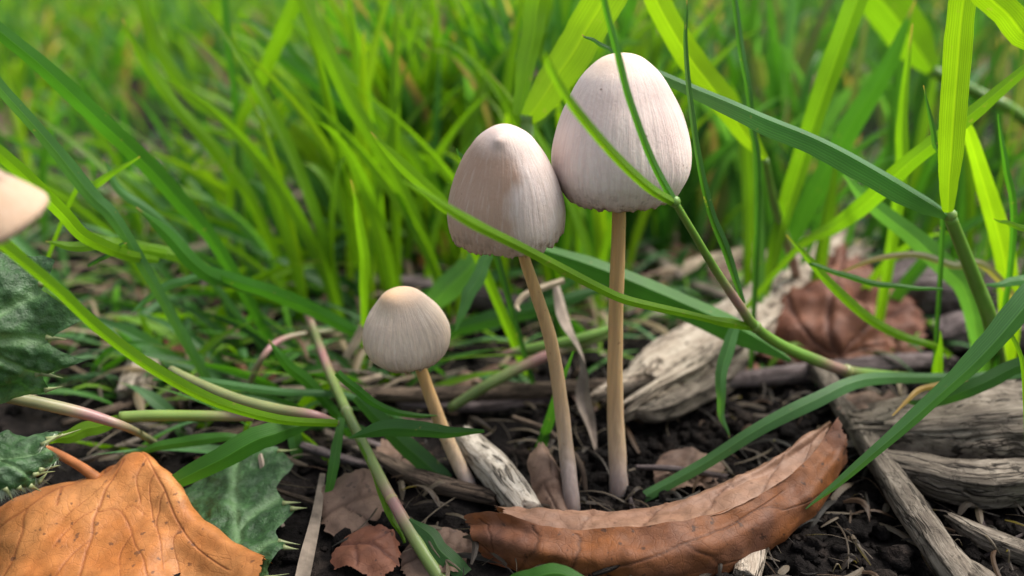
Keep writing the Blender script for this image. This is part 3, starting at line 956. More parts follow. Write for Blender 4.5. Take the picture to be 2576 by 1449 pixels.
stalk([(248, 1207, 9.2), (200, 1172, 9.3), (130, 1135, 9.5), (60, 1120, 9.7)], [30, 24, 22, 22], (0.36, .13, .045), oroot, 'petiole', mat=M_PETIOLE)

croot = thing('dead_leaf', P(1650, 1440, 8.1), 'long rust-brown curled leaf with torn left edge lying before the mushrooms', 'leaf')
sheet(up([                                                     # outer face, its left rim torn free
    [(1168, 1292, 8.72), (1255, 1284, 8.58), (1380, 1326, 8.42), (1520, 1326, 8.38), (1700, 1312, 8.40), (1880, 1258, 8.72), (2010, 1172, 9.35), (2110, 1045, 9.95)],
    [(1178, 1322, 8.66), (1262, 1322, 8.52), (1380, 1356, 8.30), (1515, 1360, 8.24), (1695, 1346, 8.26), (1880, 1290, 8.58), (2020, 1206, 9.2), (2122, 1080, 9.82)],
    [(1188, 1350, 8.5), (1258, 1360, 8.35), (1370, 1395, 8.12), (1505, 1408, 8.02), (1685, 1400, 8.02), (1872, 1342, 8.35), (2032, 1246, 8.98), (2132, 1112, 9.68)],
    [(1215, 1392, 8.5), (1262, 1412, 8.38), (1365, 1450, 8.10), (1490, 1475, 7.95), (1660, 1468, 7.95), (1855, 1402, 8.25), (2042, 1280, 8.95), (2136, 1140, 9.65)],
    [(1255, 1430, 8.5), (1290, 1450, 8.35), (1370, 1500, 8.05), (1480, 1520, 7.9), (1640, 1510, 7.92), (1840, 1440, 8.22), (2044, 1300, 8.98), (2134, 1160, 9.65)]], .05),
    90, 170, M_CURL, 'leaf_blade', parent=croot, crumple=.07, cfreq=1.5, jag=(.05, .015, .07, .05), jfreq=6, vw=.005, vh=.012, seed=9.0,
    veins=[([(.02, .55), (.2, .75), (.38, .68), (.6, .4), (.8, .2)], 1.5), ([(.12, .68), (.10, .4), (.07, .1)], .8), ([(.22, .74), (.26, .4), (.24, .05)], .8), ([(.36, .69), (.38, .4), (.36, .1)], .8), ([(.45, .62), (.55, .85)], .7), ([(.6, .4), (.68, .7), (.75, .9)], .8), ([(.74, .26), (.82, .5), (.9, .7)], .7)])
sheet(up([                                                     # turned-over lip, given a paler tone than the outer face
    [(1300, 1330, 9.3), (1420, 1325, 9.35), (1560, 1310, 9.4), (1720, 1275, 9.5), (1900, 1195, 9.9), (2040, 1110, 10.5), (2090, 1080, 10.6)],
    [(1240, 1277, 8.95), (1420, 1286, 8.92), (1560, 1286, 8.86), (1720, 1256, 8.92), (1900, 1180, 9.3), (2040, 1092, 9.9), (2092, 1060, 10.15)],
    [(1262, 1290, 8.75), (1420, 1312, 8.66), (1555, 1308, 8.62), (1710, 1282, 8.70), (1892, 1212, 9.08), (2025, 1126, 9.7), (2085, 1075, 10.05)],
    [(1275, 1330, 8.62), (1425, 1345, 8.48), (1552, 1334, 8.36), (1705, 1318, 8.37), (1884, 1262, 8.70), (2012, 1176, 9.34), (2070, 1110, 9.8)]], .05),
    50, 150, M_LIP, 'leaf_lip', parent=croot, crumple=.05, cfreq=2.2, jag=(.03, .02, .05, 0), jfreq=7, vw=.006, vh=.012, seed=15.0,
    veins=[([(.2, 1), (.26, .3)], .8), ([(.4, 1), (.46, .3)], .8), ([(.55, 1), (.62, .3)], .8), ([(.7, 1), (.77, .3)], .8), ([(.85, 1), (.9, .3)], .8)])
wood([(1490, 1447, 7.93), (1530, 1432, 7.93), (1575, 1412, 7.97)], [.05, .08, .03], [.04, .06, .03], M_WDARK, 'small black twig crumb stuck to the curled brown leaf', 'twig_scrap', n=14, m=10, ragged=.4, sq=.9)

sheet([
    [(2085, 650, 15.6), (2130, 608, 15.8), (2205, 655, 15.6), (2275, 700, 15.4)],
    [(1965, 745, 14.6), (2070, 720, 14.3), (2190, 735, 14.2), (2335, 780, 14.4)],
    [(1885, 835, 13.9), (2030, 835, 13.4), (2180, 830, 13.3), (2358, 850, 13.8)],
    [(1862, 905, 13.4), (2040, 918, 12.9), (2200, 895, 13.0), (2345, 888, 13.4)]],
    70, 80, M_RUST, 'dead_leaf', 'crumpled red-brown leaf propped behind the bent grass stem', 'leaf', crumple=.42, cfreq=.8, jag=(.12, .12, .10, .08), jfreq=5, vw=.012, vh=.06, seed=14.0,
    veins=[([(.5, 1), (.45, .6), (.4, 0)], 1.5), ([(.5, .95), (.2, .5), (.05, .3)], 1.), ([(.5, .95), (.75, .5), (.95, .3)], 1.), ([(.5, .95), (.8, .8), (1, .75)], .8)])


def small_leaf(cx, cy, z, lx, ly, mat, label, seed, tilt=.3, rot=0.0, group=None):
    c = P(cx, cy, z=z)
    ca, sa = math.cos(rot), math.sin(rot)
    rows = []
    for v in (-1, -.33, .33, 1):
        rows.append([])
        for u in (-1, -.33, .33, 1):
            k = 1 - .35 * v * v
            a, b = u * lx * k, v * ly
            rows[-1].append(tuple(c + np.array([a * ca - b * sa, a * sa + b * ca, tilt * b * .7 + .22 * math.cos(u * 1.3) - .2])))
    global pt
    old = pt
    pt = lambda p: np.array(p, float)
    o, _ = sheet(rows, 26, 30, mat, 'leaf_fragment', label, 'leaf', group, crumple=.12, cfreq=1.6, jag=(.12, .12, .1, .1), jfreq=4, seed=seed, veins=[([(0, .5), (1, .55)], 1.6), ([(.3, .5), (.5, .1)], 1), ([(.5, .52), (.7, .9)], 1)], vw=.02)
    pt = old
    return o


small_leaf(905, 1255, .30, .55, .42, M_DULL, 'dull grey-brown leaf piece under the green runner stem', 3, .5, .5)
small_leaf(925, 1375, .28, .42, .30, M_RUST, 'small orange-brown leaf scrap left of the curled leaf', 5, .4, -.4)
small_leaf(1110, 1385, .12, .5, .3, M_DULL, 'brown leaf flap tucked under the torn end of the curled leaf', 8, .4, .2)
small_leaf(1385, 1215, .35, .22, .42, M_DULL, 'mottled brown leaf shard standing beside the pinkish mushroom stem', 12, 1.2, .3)
small_leaf(1720, 640, .4, .55, .3, M_RUST, 'rusty leaf curl showing behind the largest cap edge', 17, .6, .3)
small_leaf(1850, 690, .4, .6, .35, M_DULL, 'buff leaf curl at the tip of the pale branch', 19, .6, .4)
small_leaf(1830, 905, .3, .5, .4, M_RUST, 'dark rust leaf lobe hanging beneath the crumpled red-brown leaf', 21, .4, .1)
small_leaf(2210, 1010, .6, .6, .3, M_DULL, 'brown bark-like leaf on top of the layered wood block', 25, .2, .1)
small_leaf(105, 240, .5, .9, .7, M_ORANGE, 'out-of-focus bright orange leaf far back in the thatch', 27, .8, .2)
small_leaf(1040, 28, 3.2, .5, .5, M_ORANGE, 'yellowed leaf bit caught high among the far grass', 30, 1.5, .8)
small_leaf(1125, 620, .6, .7, .45, M_ORANGE, 'yellow-brown leaf glimpsed left of the pinkish cap', 33, .7, .1)
small_leaf(2500, 190, 1.2, 1.6, 1.0, M_RUST, 'large dusky leaf blurred behind the tall right blades', 35, .9, .3)
small_leaf(2560, 60, 1.5, 1.8, 1.0, M_RUST, 'dark red-brown leaf farthest back by the tall right blades', 37, .9, -.2)
small_leaf(20, 300, .6, .8, .8, M_DULL, 'pale buff leaf blurred beyond the buff mushroom', 39, .9, -.2)

# ------------------------------------------------------------------ thistle leaves
def spines(root, G, n_right, edge='r', ln=.22, seed=0):
    """spines on the edge of a leaf grid G (n,m,3)"""
    rnd = random.Random(seed)
    n, m = G.shape[:2]
    for (v, l) in n_right:
        i = int(v * (n - 1))
        p, q = (G[i, m - 1], G[i, m - 8]) if edge == 'r' else (G[i, 0], G[i, 7])
        if edge == 'b':
            j = int(v * (m - 1))
            p, q = G[n - 1, j], G[n - 7, j]
        d = nrm(p - q)
        W = cr(np.array([p - d * .05, p + d * l * .5, p + d * l + np.array([rnd.uniform(-.03, .03), 0, rnd.uniform(-.02, .03)])]), 7)
        V, F, tt, th = tubev(W, np.array([.036, .026, .018, .012, .008, .005, .002]), 7)
        obj('spine', V, F, M_SPINE, root)


def lobed(freq, amt, ph=0.0, left=0.0):
    def f(v):
        s = (v * freq + ph) % 1.0
        k = amt * (abs(2 * s - 1)) ** 0.8
        return left * k, k
    return f


def hairs(root, G, cnt, edge_b=True, ln=.12, seed=1):
    rnd = random.Random(seed)
    n, m = G.shape[:2]
    V, F = [], []
    for _ in range(cnt):
        if rnd.random() < .7:
            i, j = n - 1 - rnd.randrange(3), rnd.randrange(m)
        else:
            i, j = rnd.randrange(n), m - 1 - rnd.randrange(2)
        p = G[i, j]
        d = nrm(G[min(i + 1, n - 1), j] - G[max(i - 2, 0), j]) * .6 + np.array([rnd.uniform(-.4, .4), rnd.uniform(-.5, .1), rnd.uniform(-.3, .2)])
        d = nrm(d) * ln * rnd.uniform(.5, 1.2)
        s = nrm(np.cross(d, [0, 1, .3])) * .004
        b = len(V)
        V += [p - s, p + s, p + d]
        F.append((b, b + 1, b + 2))
    obj('hairs', V, F, M_HAIR, root)['kind'] = 'stuff'


tr = thing('thistle_leaf', P(-60, 1010, 8.6), 'broad upper thistle leaf, dark green and puckered, under the buff mushroom', 'thistle', 'thistle leaves')
_, G = sheet([
    [(-120, 640, 8.9), (-40, 625, 9.0), (40, 640, 9.1), (130, 640, 9.2)],
    [(-120, 740, 8.6), (-40, 735, 8.7), (60, 740, 8.8), (200, 750, 8.9)],
    [(-120, 850, 8.5), (-40, 850, 8.5), (60, 850, 8.6), (225, 860, 8.7)],
    [(-120, 930, 8.4), (-40, 935, 8.4), (60, 935, 8.5), (205, 930, 8.6)],
    [(-120, 1010, 8.5), (-40, 1010, 8.5), (30, 1005, 8.6), (120, 990, 8.6)]], 70, 60, M_THISTLE, 'leaf_blade', parent=tr, crumple=.10, cfreq=2.4, vw=.03, vh=.05, seed=40, profile=lobed(3.2, .22, .35),
    veins=[([(0, .5), (1, .52)], 1.2), ([(.2, .5), (.8, .2)], .8), ([(.2, .5), (.8, .85)], .8)])
spines(tr, G, [(.18, .14), (.50, .16), (.80, .2), (.84, .12), (.98, .14)])
stalk([(-10, 1000, 8.6), (-60, 1100, 8.5), (-90, 1300, 8.4), (-100, 1450, 8.3)], [26, 28, 30, 32], (.13, .18, .07), tr, 'petiole')
tr = thing('thistle_leaf', P(-80, 1300, 8.3), 'lower thistle leaf with long pale spines and hairy rim above the orange leaf', 'thistle', 'thistle leaves')
_, G = sheet([
    [(-120, 1085, 8.6), (-40, 1085, 8.6), (50, 1095, 8.7), (145, 1096, 8.8)],
    [(-120, 1130, 8.3), (-40, 1135, 8.3), (60, 1135, 8.4), (170, 1110, 8.7)],
    [(-120, 1185, 8.1), (-40, 1190, 8.1), (50, 1185, 8.2), (135, 1170, 8.5)],
    [(-120, 1250, 8.0), (-40, 1245, 8.0), (30, 1232, 8.1), (105, 1205, 8.4)]], 50, 60, M_THISTLE, 'leaf_blade', parent=tr, crumple=.12, cfreq=2.6, vw=.03, vh=.05, seed=44, profile=lobed(2.3, .18, .2), veins=[([(0, .35), (1, .4)], 1.4), ([(.4, .37), (.8, .8)], .8)])
spines(tr, G, [(.28, .30), (.34, .2), (.70, .26), (.76, .2), (.99, .16)])
spines(tr, G, [(.5, .1), (.62, .12), (.75, .1), (.86, .12)], 'b')
hairs(tr, G, 420)
stalk([(-60, 1190, 8.2), (-110, 1300, 8.2), (-140, 1450, 8.1)], [24, 28, 30], (.13, .18, .07), tr, 'petiole')
tr = thing('thistle_leaf', P(560, 1400, 8.6), 'low shadowed thistle leaf flat on the ground behind the orange leaf', 'thistle', 'thistle leaves')
_, G = sheet([
    [(455, 1240, 9.65), (540, 1170, 9.95), (640, 1130, 10.05), (735, 1120, 10.05)],
    [(450, 1300, 9.15), (540, 1260, 9.25), (640, 1230, 9.35), (745, 1220, 9.35)],
    [(470, 1370, 8.65), (550, 1340, 8.65), (640, 1320, 8.75), (745, 1320, 8.75)],
    [(500, 1430, 8.25), (560, 1410, 8.25), (640, 1400, 8.25), (720, 1395, 8.30)],
    [(520, 1500, 7.85), (570, 1490, 7.85), (630, 1480, 7.85), (680, 1470, 7.90)]], 70, 50, M_THISTLE, 'leaf_blade', parent=tr, crumple=.10, cfreq=2.4, vw=.03, vh=.05, seed=48, profile=lobed(3.4, .16, .1), veins=[([(.5, 0), (.5, 1)], 1.4), ([(.5, .5), (.95, .25)], .8), ([(.5, .8), (.95, .6)], .8)])
spines(tr, G, [(.05, .2), (.36, .18), (.42, .15), (.64, .2), (.72, .14), (.93, .2)])

# ------------------------------------------------------------------ hand-placed grass
# the bent shoot that crosses in front of the mushrooms
sh = thing('grass_shoot', P(2440, 985, z=.05), 'bent green grass shoot whose side blades cross in front of the mushrooms', 'grass')
SG = (0.12, 0.24, 0.03)
stalk([(2440, 985, g, .02), (2330, 955, 11.6), (2230, 945, 11.3), (2130, 933, 11.0), (2050, 905, 10.8), (1965, 868, 10.6), (1900, 822, 10.4), (1860, 768, 10.2), (1800, 680, 9.9), (1745, 588, 9.5), (1697, 508, 9.05)],
      [20, 24, 26, 28, 30, 28, 26, 24, 22, 20, 18], SG, sh, n=60, pink=[(.34, .05), (.72, .05)])
node((1697, 507, 9.05), 30, sh, (0.13, .25, .04), axis=(-.4, -.3, .8))
node((1900, 822, 10.4), 32, sh, (0.15, .25, .05), axis=(-.6, 0, .6))
node((2130, 933, 11.0), 34, sh, (0.28, .30, .12), axis=(-.9, 0, .3))
blade([(1697, 508, 9.0), (1640, 400, 8.95), (1592, 270, 8.9), (1556, 150, 8.9), (1525, 20, 8.8), (1508, -60, 8.7)], [26, 25, 25, 24, 22, 20], MG, parent=sh, name='blade', fold=.9, wob=2)
blade([(1700, 512, 9.0), (1620, 462, 8.7), (1520, 362, 8.4), (1440, 262, 8.0), (1392, 180, 7.6), (1370, 130, 7.4)], [30, 34, 33, 31, 24, 4], LG, parent=sh, name='blade', fold=.7, wob=2)
blade([(1905, 826, 10.35), (1840, 815, 10.2), (1775, 804, 10.0), (1600, 760, 9.5), (1500, 717, 9.2), (1300, 616, 8.5), (1150, 540, 7.9), (1010, 458, 7.3)], [22, 32, 24, 30, 32, 34, 34, 6], LG, parent=sh, name='blade', fold=.55, n=40, wob=3)
blade([(1990, 905, 10.9), (1900, 850, 11.1), (1800, 800, 11.2), (1620, 724, 11.3), (1470, 664, 11.4), (1330, 618, 11.5), (1290, 600, 11.6)], [14, 74, 96, 88, 72, 48, 20], MG, parent=sh, name='blade', fold=.7, n=36, roll=-26)
blade([(1872, 765, 10.25), (1830, 640, 10.15), (1790, 540, 10.05), (1756, 400, 9.95), (1737, 250, 9.9), (1727, 100, 9.85), (1723, 0, 9.8)], [14, 30, 26, 22, 18, 14, 4], DG, parent=sh, name='blade', fold=1.1, n=36, wob=3, drytip=.03)

# the tall shoot on the right
sh = thing('grass_shoot', P(2520, 960, z=.0), 'tall right grass shoot with one upright and one arching broad blade', 'grass')
stalk([(2520, 960, g, -.1), (2495, 820, 11.2), (2455, 710, 11.0), (2420, 620, 10.8), (2390, 545, 10.6)], [38, 38, 36, 33, 32], SG, sh)
node((2390, 542, 10.6), 34, sh, axis=(-.2, 0, 1))
blade([(2392, 548, 10.58), (2330, 505, 10.35), (2200, 428, 10.2), (2050, 346, 10.2), (1900, 286, 10.4), (1750, 228, 10.9), (1640, 180, 11.2), (1600, 165, 11.3)], [24, 70, 88, 82, 72, 50, 30, 6], BG, parent=sh, name='blade', fold=.85, n=44, roll=[-20, -32, -36, -36, -34, -28, -15, 0])
blade([(2385, 535, 10.5), (2392, 400, 10.4), (2408, 200, 10.3), (2425, 0, 10.2), (2440, -160, 10.2)], [34, 76, 88, 92, 90], YG, parent=sh, name='blade', fold=.25, n=36, roll=-15)

blade([(1985, 645, 13.0), (2100, 570, 12.6), (2200, 492, 12.0), (2300, 400, 11.5), (2450, 282, 11.2), (2600, 155, 11.0)], [22, 48, 62, 58, 50, 30], LG, 'long slanting blade rising behind the arching broad blade of the tall shoot', roll=8, n=34)
sh = thing('grass_shoot', P(2400, 905, z=.0), 'thin forked lime shoot in front of the crumpled red-brown leaf', 'grass')
blade([(2400, 905, g, .0), (2360, 872, 11.6), (2270, 845, 11.4), (2180, 798, 11.3), (2090, 718, 11.2), (2030, 650, 11.2), (1980, 590, 11.2)], [16, 22, 28, 32, 30, 20, 4], LG, parent=sh, name='blade', fold=.4, drytip=.05)
blade([(2035, 662, 11.2), (2150, 700, 11.0), (2260, 722, 10.9), (2373, 731, 10.8)], [12, 20, 18, 8], MG, parent=sh, name='blade', fold=.6)
blade([(2640, 700, 9.6), (2576, 775, 9.4), (2480, 882, 9.2), (2400, 962, 9.1), (2300, 1052, 9.0), (2200, 1135, 8.9), (2100, 1222, 8.85), (2028, 1282, 8.8)], [86, 94, 80, 58, 48, 38, 24, 3], BG,
      'waxy blue-green blade dropping its pointed tip across the slanting stick', roll=22, n=40, root=False, fold=.5)
blade([(2640, 905, 10.4), (2540, 930, 10.3), (2440, 985, 10.2), (2350, 1010, 10.3), (2270, 1010, 10.4)], [60, 56, 50, 36, 6], DG, 'dark green blade lying over the layered wood block', roll=15, root=False)
blade([(2440, 962, 10.9), (2380, 966, 10.6), (2310, 985, 10.3), (2245, 1045, 10.0)], [18, 20, 18, 4], (.42, .27, .08), 'short tan dead blade bent over the layered wood block', fold=.5, root=False)
blade([(2640, 930, 11.5), (2500, 945, 11.3), (2350, 950, 11.0), (2170, 955, 10.4), (2050, 1012, 10.0), (1900, 1086, 9.8), (1750, 1180, 9.7), (1600, 1262, 9.6), (1520, 1300, 9.55)], [36, 34, 34, 44, 52, 46, 40, 32, 6], BG,
      'long green blade with silvery midstreak lying above the curled leaf', roll=-10, n=44, fold=.35, root=False)
blade([(2352, 985, 11.4), (2362, 930, 11.3), (2366, 833, 11.2)], [26, 34, 3], LG, 'short upright lime sprout beside the waxy blue-green blade')
blade([(1850, 820, 10.9), (1832, 870, 10.75), (1812, 960, 10.5), (1815, 1040, 10.4), (1832, 1102, 10.3)], [30, 44, 36, 22, 2], BG, 'pale-centred blade hanging down before the dark soil', fold=.5, root=False)
sh = thing('grass_shoot', P(2020, 760, z=0), 'grass shoot with a broad lime blade right of the largest cap', 'grass')
stalk([(2020, 760, g, -.1), (1992, 650, 14.6), (1950, 520, 13.8), (1925, 402, 13.2)], [26, 24, 22, 18], SG, sh, pink=[(.3, .15)])
blade([(1926, 402, 13.2), (1872, 332, 13.1), (1802, 232, 13.0), (1722, 128, 12.9), (1650, 0, 12.8), (1600, -110, 12.8)], [20, 70, 86, 88, 82, 70], YG, parent=sh, name='blade', roll=12)
blade([(1950, 640, 14.0), (1992, 500, 13.8), (2040, 340, 13.6), (2090, 180, 13.5), (2155, 0, 13.4), (2190, -90, 13.4)], [46, 64, 70, 72, 76, 70], LG, 'bright straight blade leaning right, crossed by the arching broad blade', roll=-20, fold=.5)
blade([(1970, 650, 15.5), (2050, 480, 15.2), (2130, 330, 15.0), (2230, 170, 14.8), (2302, 0, 14.7)], [50, 72, 74, 56, 4], MG, 'dull green blade with browned tip just behind the bright straight blade', roll=10, drytip=.06)
sh = thing('grass_shoot', P(2640, 380, z=0), 'blurred stout shoot bearing a very wide drooping blade at the upper right', 'grass')
stalk([(2700, 420, g, -.1), (2576, 300, 17.6), (2460, 235, 17.2), (2345, 178, 17.0)], [30, 30, 30, 28], SG, sh)
blade([(2347, 180, 17.0), (2300, 110, 16.9), (2240, 30, 16.8), (2150, -60, 16.7), (2080, -160, 16.7)], [40, 130, 140, 130, 110], LG, parent=sh, name='blade')
blade([(2700, 220, 10.0), (2576, 85, 9.9), (2490, -10, 9.8), (2420, -100, 9.8)], [90, 92, 88, 80], YG, 'vivid yellow-green blade slanting over the dusky blurred leaf', roll=10)
blade([(2540, 800, 12.6), (2522, 650, 12.4), (2488, 500, 12.3), (2440, 340, 12.2), (2425, 280, 12.2)], [66, 68, 62, 40, 6], YG, 'yellow-green blade standing just right of the tall shoot stem', roll=18)
blade([(2640, 585, 10.2), (2560, 567, 10.1), (2494, 548, 10.1)], [26, 20, 3], LG, 'small lime blade tip poking level beside the tall shoot', root=False)
blade([(2372, 480, 11.2), (2350, 350, 11.1), (2326, 215, 11.0)], [18, 18, 3], DG, 'thin dark blade just left of the upright broad blade', fold=.8)
blade([(2545, 620, 11.4), (2532, 420, 11.3), (2512, 285, 11.3)], [20, 20, 3], MG, 'slender green blade crossing the yellow-green standing blade', fold=.8)
blade([(2262, 480, 13.2), (2272, 300, 13.1), (2292, 60, 13.0)], [40, 34, 4], LG, 'slim lime blade with dark tip left of the upright broad blade', fold=.6, drytip=.1)
blade([(1905, 470, 12.2), (1892, 300, 12.1), (1868, 140, 12.0), (1848, -20, 12.0)], [22, 22, 22, 20], DG, 'thin dark green blade crossing the broad lime blade', fold=1.0)
blade([(2640, 690, 11.0), (2560, 708, 10.9), (2480, 716, 10.8)], [34, 32, 8], BG, 'blue-green blade end lying level at the tall shoot', root=False)
blade([(2440, 760, 12.5), (2380, 680, 12.4), (2290, 590, 12.4), (2180, 500, 12.5), (2120, 440, 12.6)], [60, 70, 62, 46, 10], BG, 'wide bluish blade in shade under the arching broad blade', roll=10)
blade([(2500, 690, 12.0), (2400, 668, 11.9), (2300, 640, 11.9), (2190, 655, 12.0), (2100, 690, 12.1)], [26, 26, 22, 16, 6], (.24, .24, .15), 'pale half-dry blade arching over the crumpled red-brown leaf', drybase=.4, fold=.5, drytip=.5)
blade([(2576, 940, 9.2), (2535, 815, 9.4), (2545, 795, 9.4)], [14, 10, 3], LG, 'tiny grass sprig beside the waxy blue-green blade')

# behind and between the caps
sh = thing('grass_shoot', P(1330, 560, z=0), 'grass shoot with two broad bright ribbed blades behind the two tall caps', 'grass')
stalk([(1330, 640, g, -.1), (1330, 450, 13.0), (1325, 290, 12.6)], [34, 34, 34], SG, sh)
blade([(1325, 300, 12.6), (1370, 240, 12.5), (1430, 150, 12.4), (1490, 50, 12.3), (1545, -50, 12.2), (1600, -150, 12.2)], [60, 105, 128, 134, 136, 130], YG, parent=sh, name='blade', roll=8, fold=.12)
blade([(1305, 290, 12.8), (1325, 170, 12.9), (1350, 50, 13.0), (1370, -60, 13.0)], [40, 66, 80, 84], LG, parent=sh, name='blade', roll=-15, fold=.5)
blade([(1580, 180, 10.9), (1540, 130, 10.8), (1500, 105, 10.7), (1466, 86, 10.6)], [16, 16, 13, 3], DG, 'tiny dark blade tip peeping over the largest cap', fold=.7, drytip=.1, root=False)
blade([(1200, 470, 11.0), (1170, 410, 10.9), (1144, 373, 10.8)], [24, 20, 3], DG, 'tiny dark blade tip peeping out left of the pinkish cap', fold=.6)
blade([(1180, 600, 12.0), (1110, 512, 11.8), (1050, 455, 11.7), (990, 395, 11.6), (935, 333, 11.5)], [40, 46, 46, 38, 3], LG, 'lime blade leaning towards the pinkish cap with its pale tip free', roll=10)
blade([(912, 780, 12.6), (920, 690, 12.4), (908, 570, 12.2), (882, 452, 12.0)], [26, 34, 30, 3], LG, 'single upright lime blade left of the smallest cap', roll=14)
blade([(1060, 800, 13.6), (1120, 730, 13.4), (1190, 660, 13.3), (1262, 580, 13.2)], [50, 86, 84, 50], BG, 'wide bluish blade slanting up behind the pinkish stem top', roll=5)
blade([(1230, 640, 11.8), (1200, 700, 11.6), (1172, 770, 11.4), (1144, 832, 11.3)], [36, 46, 36, 3], BG, 'short bluish blade with its tip pointing down beside the smallest cap', root=False)
blade([(1110, 850, 13.6), (1250, 800, 13.3), (1400, 760, 13.2), (1530, 720, 13.4)], [40, 60, 50, 20], DG, 'deep green blade lying level behind the pinkish stem')
blade([(1340, 1300, 10.6), (1352, 1180, 10.55), (1385, 1040, 10.5), (1440, 880, 10.5)], [36, 42, 36, 6], MG, 'upright green blade behind the foot of the pinkish mushroom', roll=20)
stalk([(1130, 1028, g, .3), (1250, 955, 11.6), (1380, 893, 11.9), (1540, 838, 12.3)], [24, 30, 28, 22], (.14, .20, .06), None, 'grass_runner', 'green stem with pink flush lying behind the pinkish mushroom stem', pink=[(.62, .14)])
stalk([(1260, 890, 12.2), (1330, 880, 12.1), (1450, 855, 12.0), (1560, 820, 12.1)], [8, 30, 30, 20], (.12, .22, .04), None, 'grass_runner', 'short green stem with brown pointed end behind the two tall stems', pink=[(.1, .12)])
blade([(1250, 900, 14.5), (1180, 930, 14.2), (1155, 960, 14.0), (1150, 925, 13.8)], [26, 26, 20, 4], MG, 'little bent blade on the soil behind the smallest stem')
blade([(1205, 605, 12.4), (1170, 600, 12.2), (1165, 650, 12.2)], [30, 36, 20], YG, 'small bright blade under the left edge of the pinkish cap', root=False)

# left side
blade([(850, 1066, 9.6), (700, 1055, 9.2), (550, 1015, 8.8), (400, 935, 8.5), (250, 826, 8.3), (130, 718, 8.1), (0, 612, 7.9), (-80, 545, 7.8)], [26, 32, 40, 46, 46, 46, 46, 44], LG,
      'long shiny lime blade sweeping up from the runner crossing past the thistle', fold=.4, roll=25, n=44, root=False)
blade([(400, 655, 11.4), (320, 640, 10.8), (225, 602, 10.1), (165, 545, 9.8), (100, 475, 9.4), (0, 392, 9.0), (-70, 335, 8.8)], [22, 40, 46, 50, 50, 48, 46], LG, 'lime blade passing right above the buff mushroom', roll=10, root=False)
blade([(330, 620, 11.0), (230, 490, 10.8), (120, 350, 10.6), (0, 222, 10.4), (-70, 150, 10.3)], [40, 50, 46, 42, 40], BG, 'blurred bluish blade slanting above the buff mushroom', roll=10)
sh = thing('grass_shoot', P(960, 880, z=0), 'sprawling green shoot with several short blades reaching towards the buff mushroom', 'grass')
stalk([(990, 880, g, .05), (930, 850, 13.0), (800, 790, 12.6), (690, 745, 12.2), (600, 718, 12.0), (520, 690, 11.8)], [16, 22, 24, 26, 26, 22], (.07, .18, .03), sh)
blade([(560, 705, 11.9), (470, 652, 11.7), (350, 622, 11.5), (280, 605, 11.4), (218, 584, 11.3)], [30, 44, 40, 28, 3], LG, parent=sh, name='blade', drytip=.06)
blade([(600, 715, 12.0), (520, 690, 11.6), (430, 600, 11.4), (340, 520, 11.2)], [34, 50, 44, 4], MG, parent=sh, name='blade')
blade([(520, 690, 11.7), (440, 715, 11.5), (380, 745, 11.4), (328, 788, 11.3)], [22, 30, 24, 3], BG, parent=sh, name='blade')
blade([(960, 872, 13.0), (880, 830, 12.6), (790, 785, 12.4), (690, 740, 12.0), (590, 705, 11.8), (500, 672, 11.7)], [12, 40, 52, 50, 46, 10], MG, parent=sh, name='blade', roll=15)
blade([(420, 640, 11.6), (280, 612, 10.8), (190, 622, 10.7), (116, 608, 10.6)], [30, 36, 34, 4], LG, 'short lime blade pointing level at the buff mushroom rim', drytip=.05, root=False)
blade([(220, 670, 10.8), (280, 630, 10.7), (318, 610, 10.6)], [10, 18, 3], DG, 'tiny dark blade crossing the short level lime blade', fold=.6, root=False)
blade([(170, 520, 11.6), (250, 460, 11.5), (355, 396, 11.4)], [14, 26, 4], LG, 'short lime blade tip angled up above the sprawling shoot')
blade([(440, 590, 12.6), (300, 480, 12.4), (262, 400, 12.4)], [26, 28, 3], BG, 'pale bluish blade tip beside the short angled lime tip')
blade([(850, 1045, 11.0), (770, 960, 10.9), (720, 915, 10.8), (676, 855, 10.8)], [30, 42, 34, 4], MG, 'green blade leaning left from the runner crossing')
blade([(800, 1055, 9.9), (730, 1078, 9.7), (650, 1110, 9.4), (550, 1160, 9.2), (425, 1228, 9.1)], [20, 62, 84, 78, 50], MG, 'broad green blade lying above the shadowed thistle leaf', roll=10, fold=.3, root=False)
blade([(860, 1050, 10.0), (845, 1140, 9.6), (830, 1210, 9.4), (814, 1285, 9.3)], [24, 34, 30, 4], MG, 'green blade hanging down from the runner crossing', root=False)
blade([(1100, 1046, 9.9), (1040, 1044, 9.8), (960, 1022, 9.7), (900, 985, 9.6), (850, 940, 9.6)], [3, 18, 26, 30, 24], MG, 'thin green blade curving towards the smallest stem', fold=.5, root=False)
blade([(1218, 1085, 9.35), (1130, 1090, 9.3), (1050, 1080, 9.25), (960, 1082, 9.2), (880, 1102, 9.15)], [12, 40, 54, 56, 4], DG, 'broad short dark green blade crossing the smallest mushroom stem', roll=20, root=False, fold=.3)
blade([(1225, 1305, 9.6), (1150, 1240, 9.75), (1070, 1170, 9.9), (990, 1090, 10.1), (900, 1000, 10.3)], [30, 56, 66, 62, 40], DG, 'wide dark green blade slanting down behind the torn end of the curled leaf', roll=10)
sh = thing('grass_runner', P(780, 800, z=.2), 'long green runner stem with a pink joint coming forward past the smallest mushroom', 'grass')
stalk([(770, 780, 12.6), (800, 860, 12.0), (830, 940, 11.2), (875, 1040, 10.2), (925, 1140, 9.6), (985, 1255, 9.0), (1050, 1365, 8.5), (1130, 1490, 8.1)], [20, 22, 24, 26, 28, 30, 34, 38], (.15, .21, .06), sh, n=60, pink=[(.02, .06), (.22, .06), (.74, .07)])
node((985, 1255, 9.0), 32, sh, (.25, .2, .1), axis=(.4, -.6, -.4))
node((872, 1034, 10.25), 30, sh, (.2, .25, .1), axis=(.4, -.6, -.4))
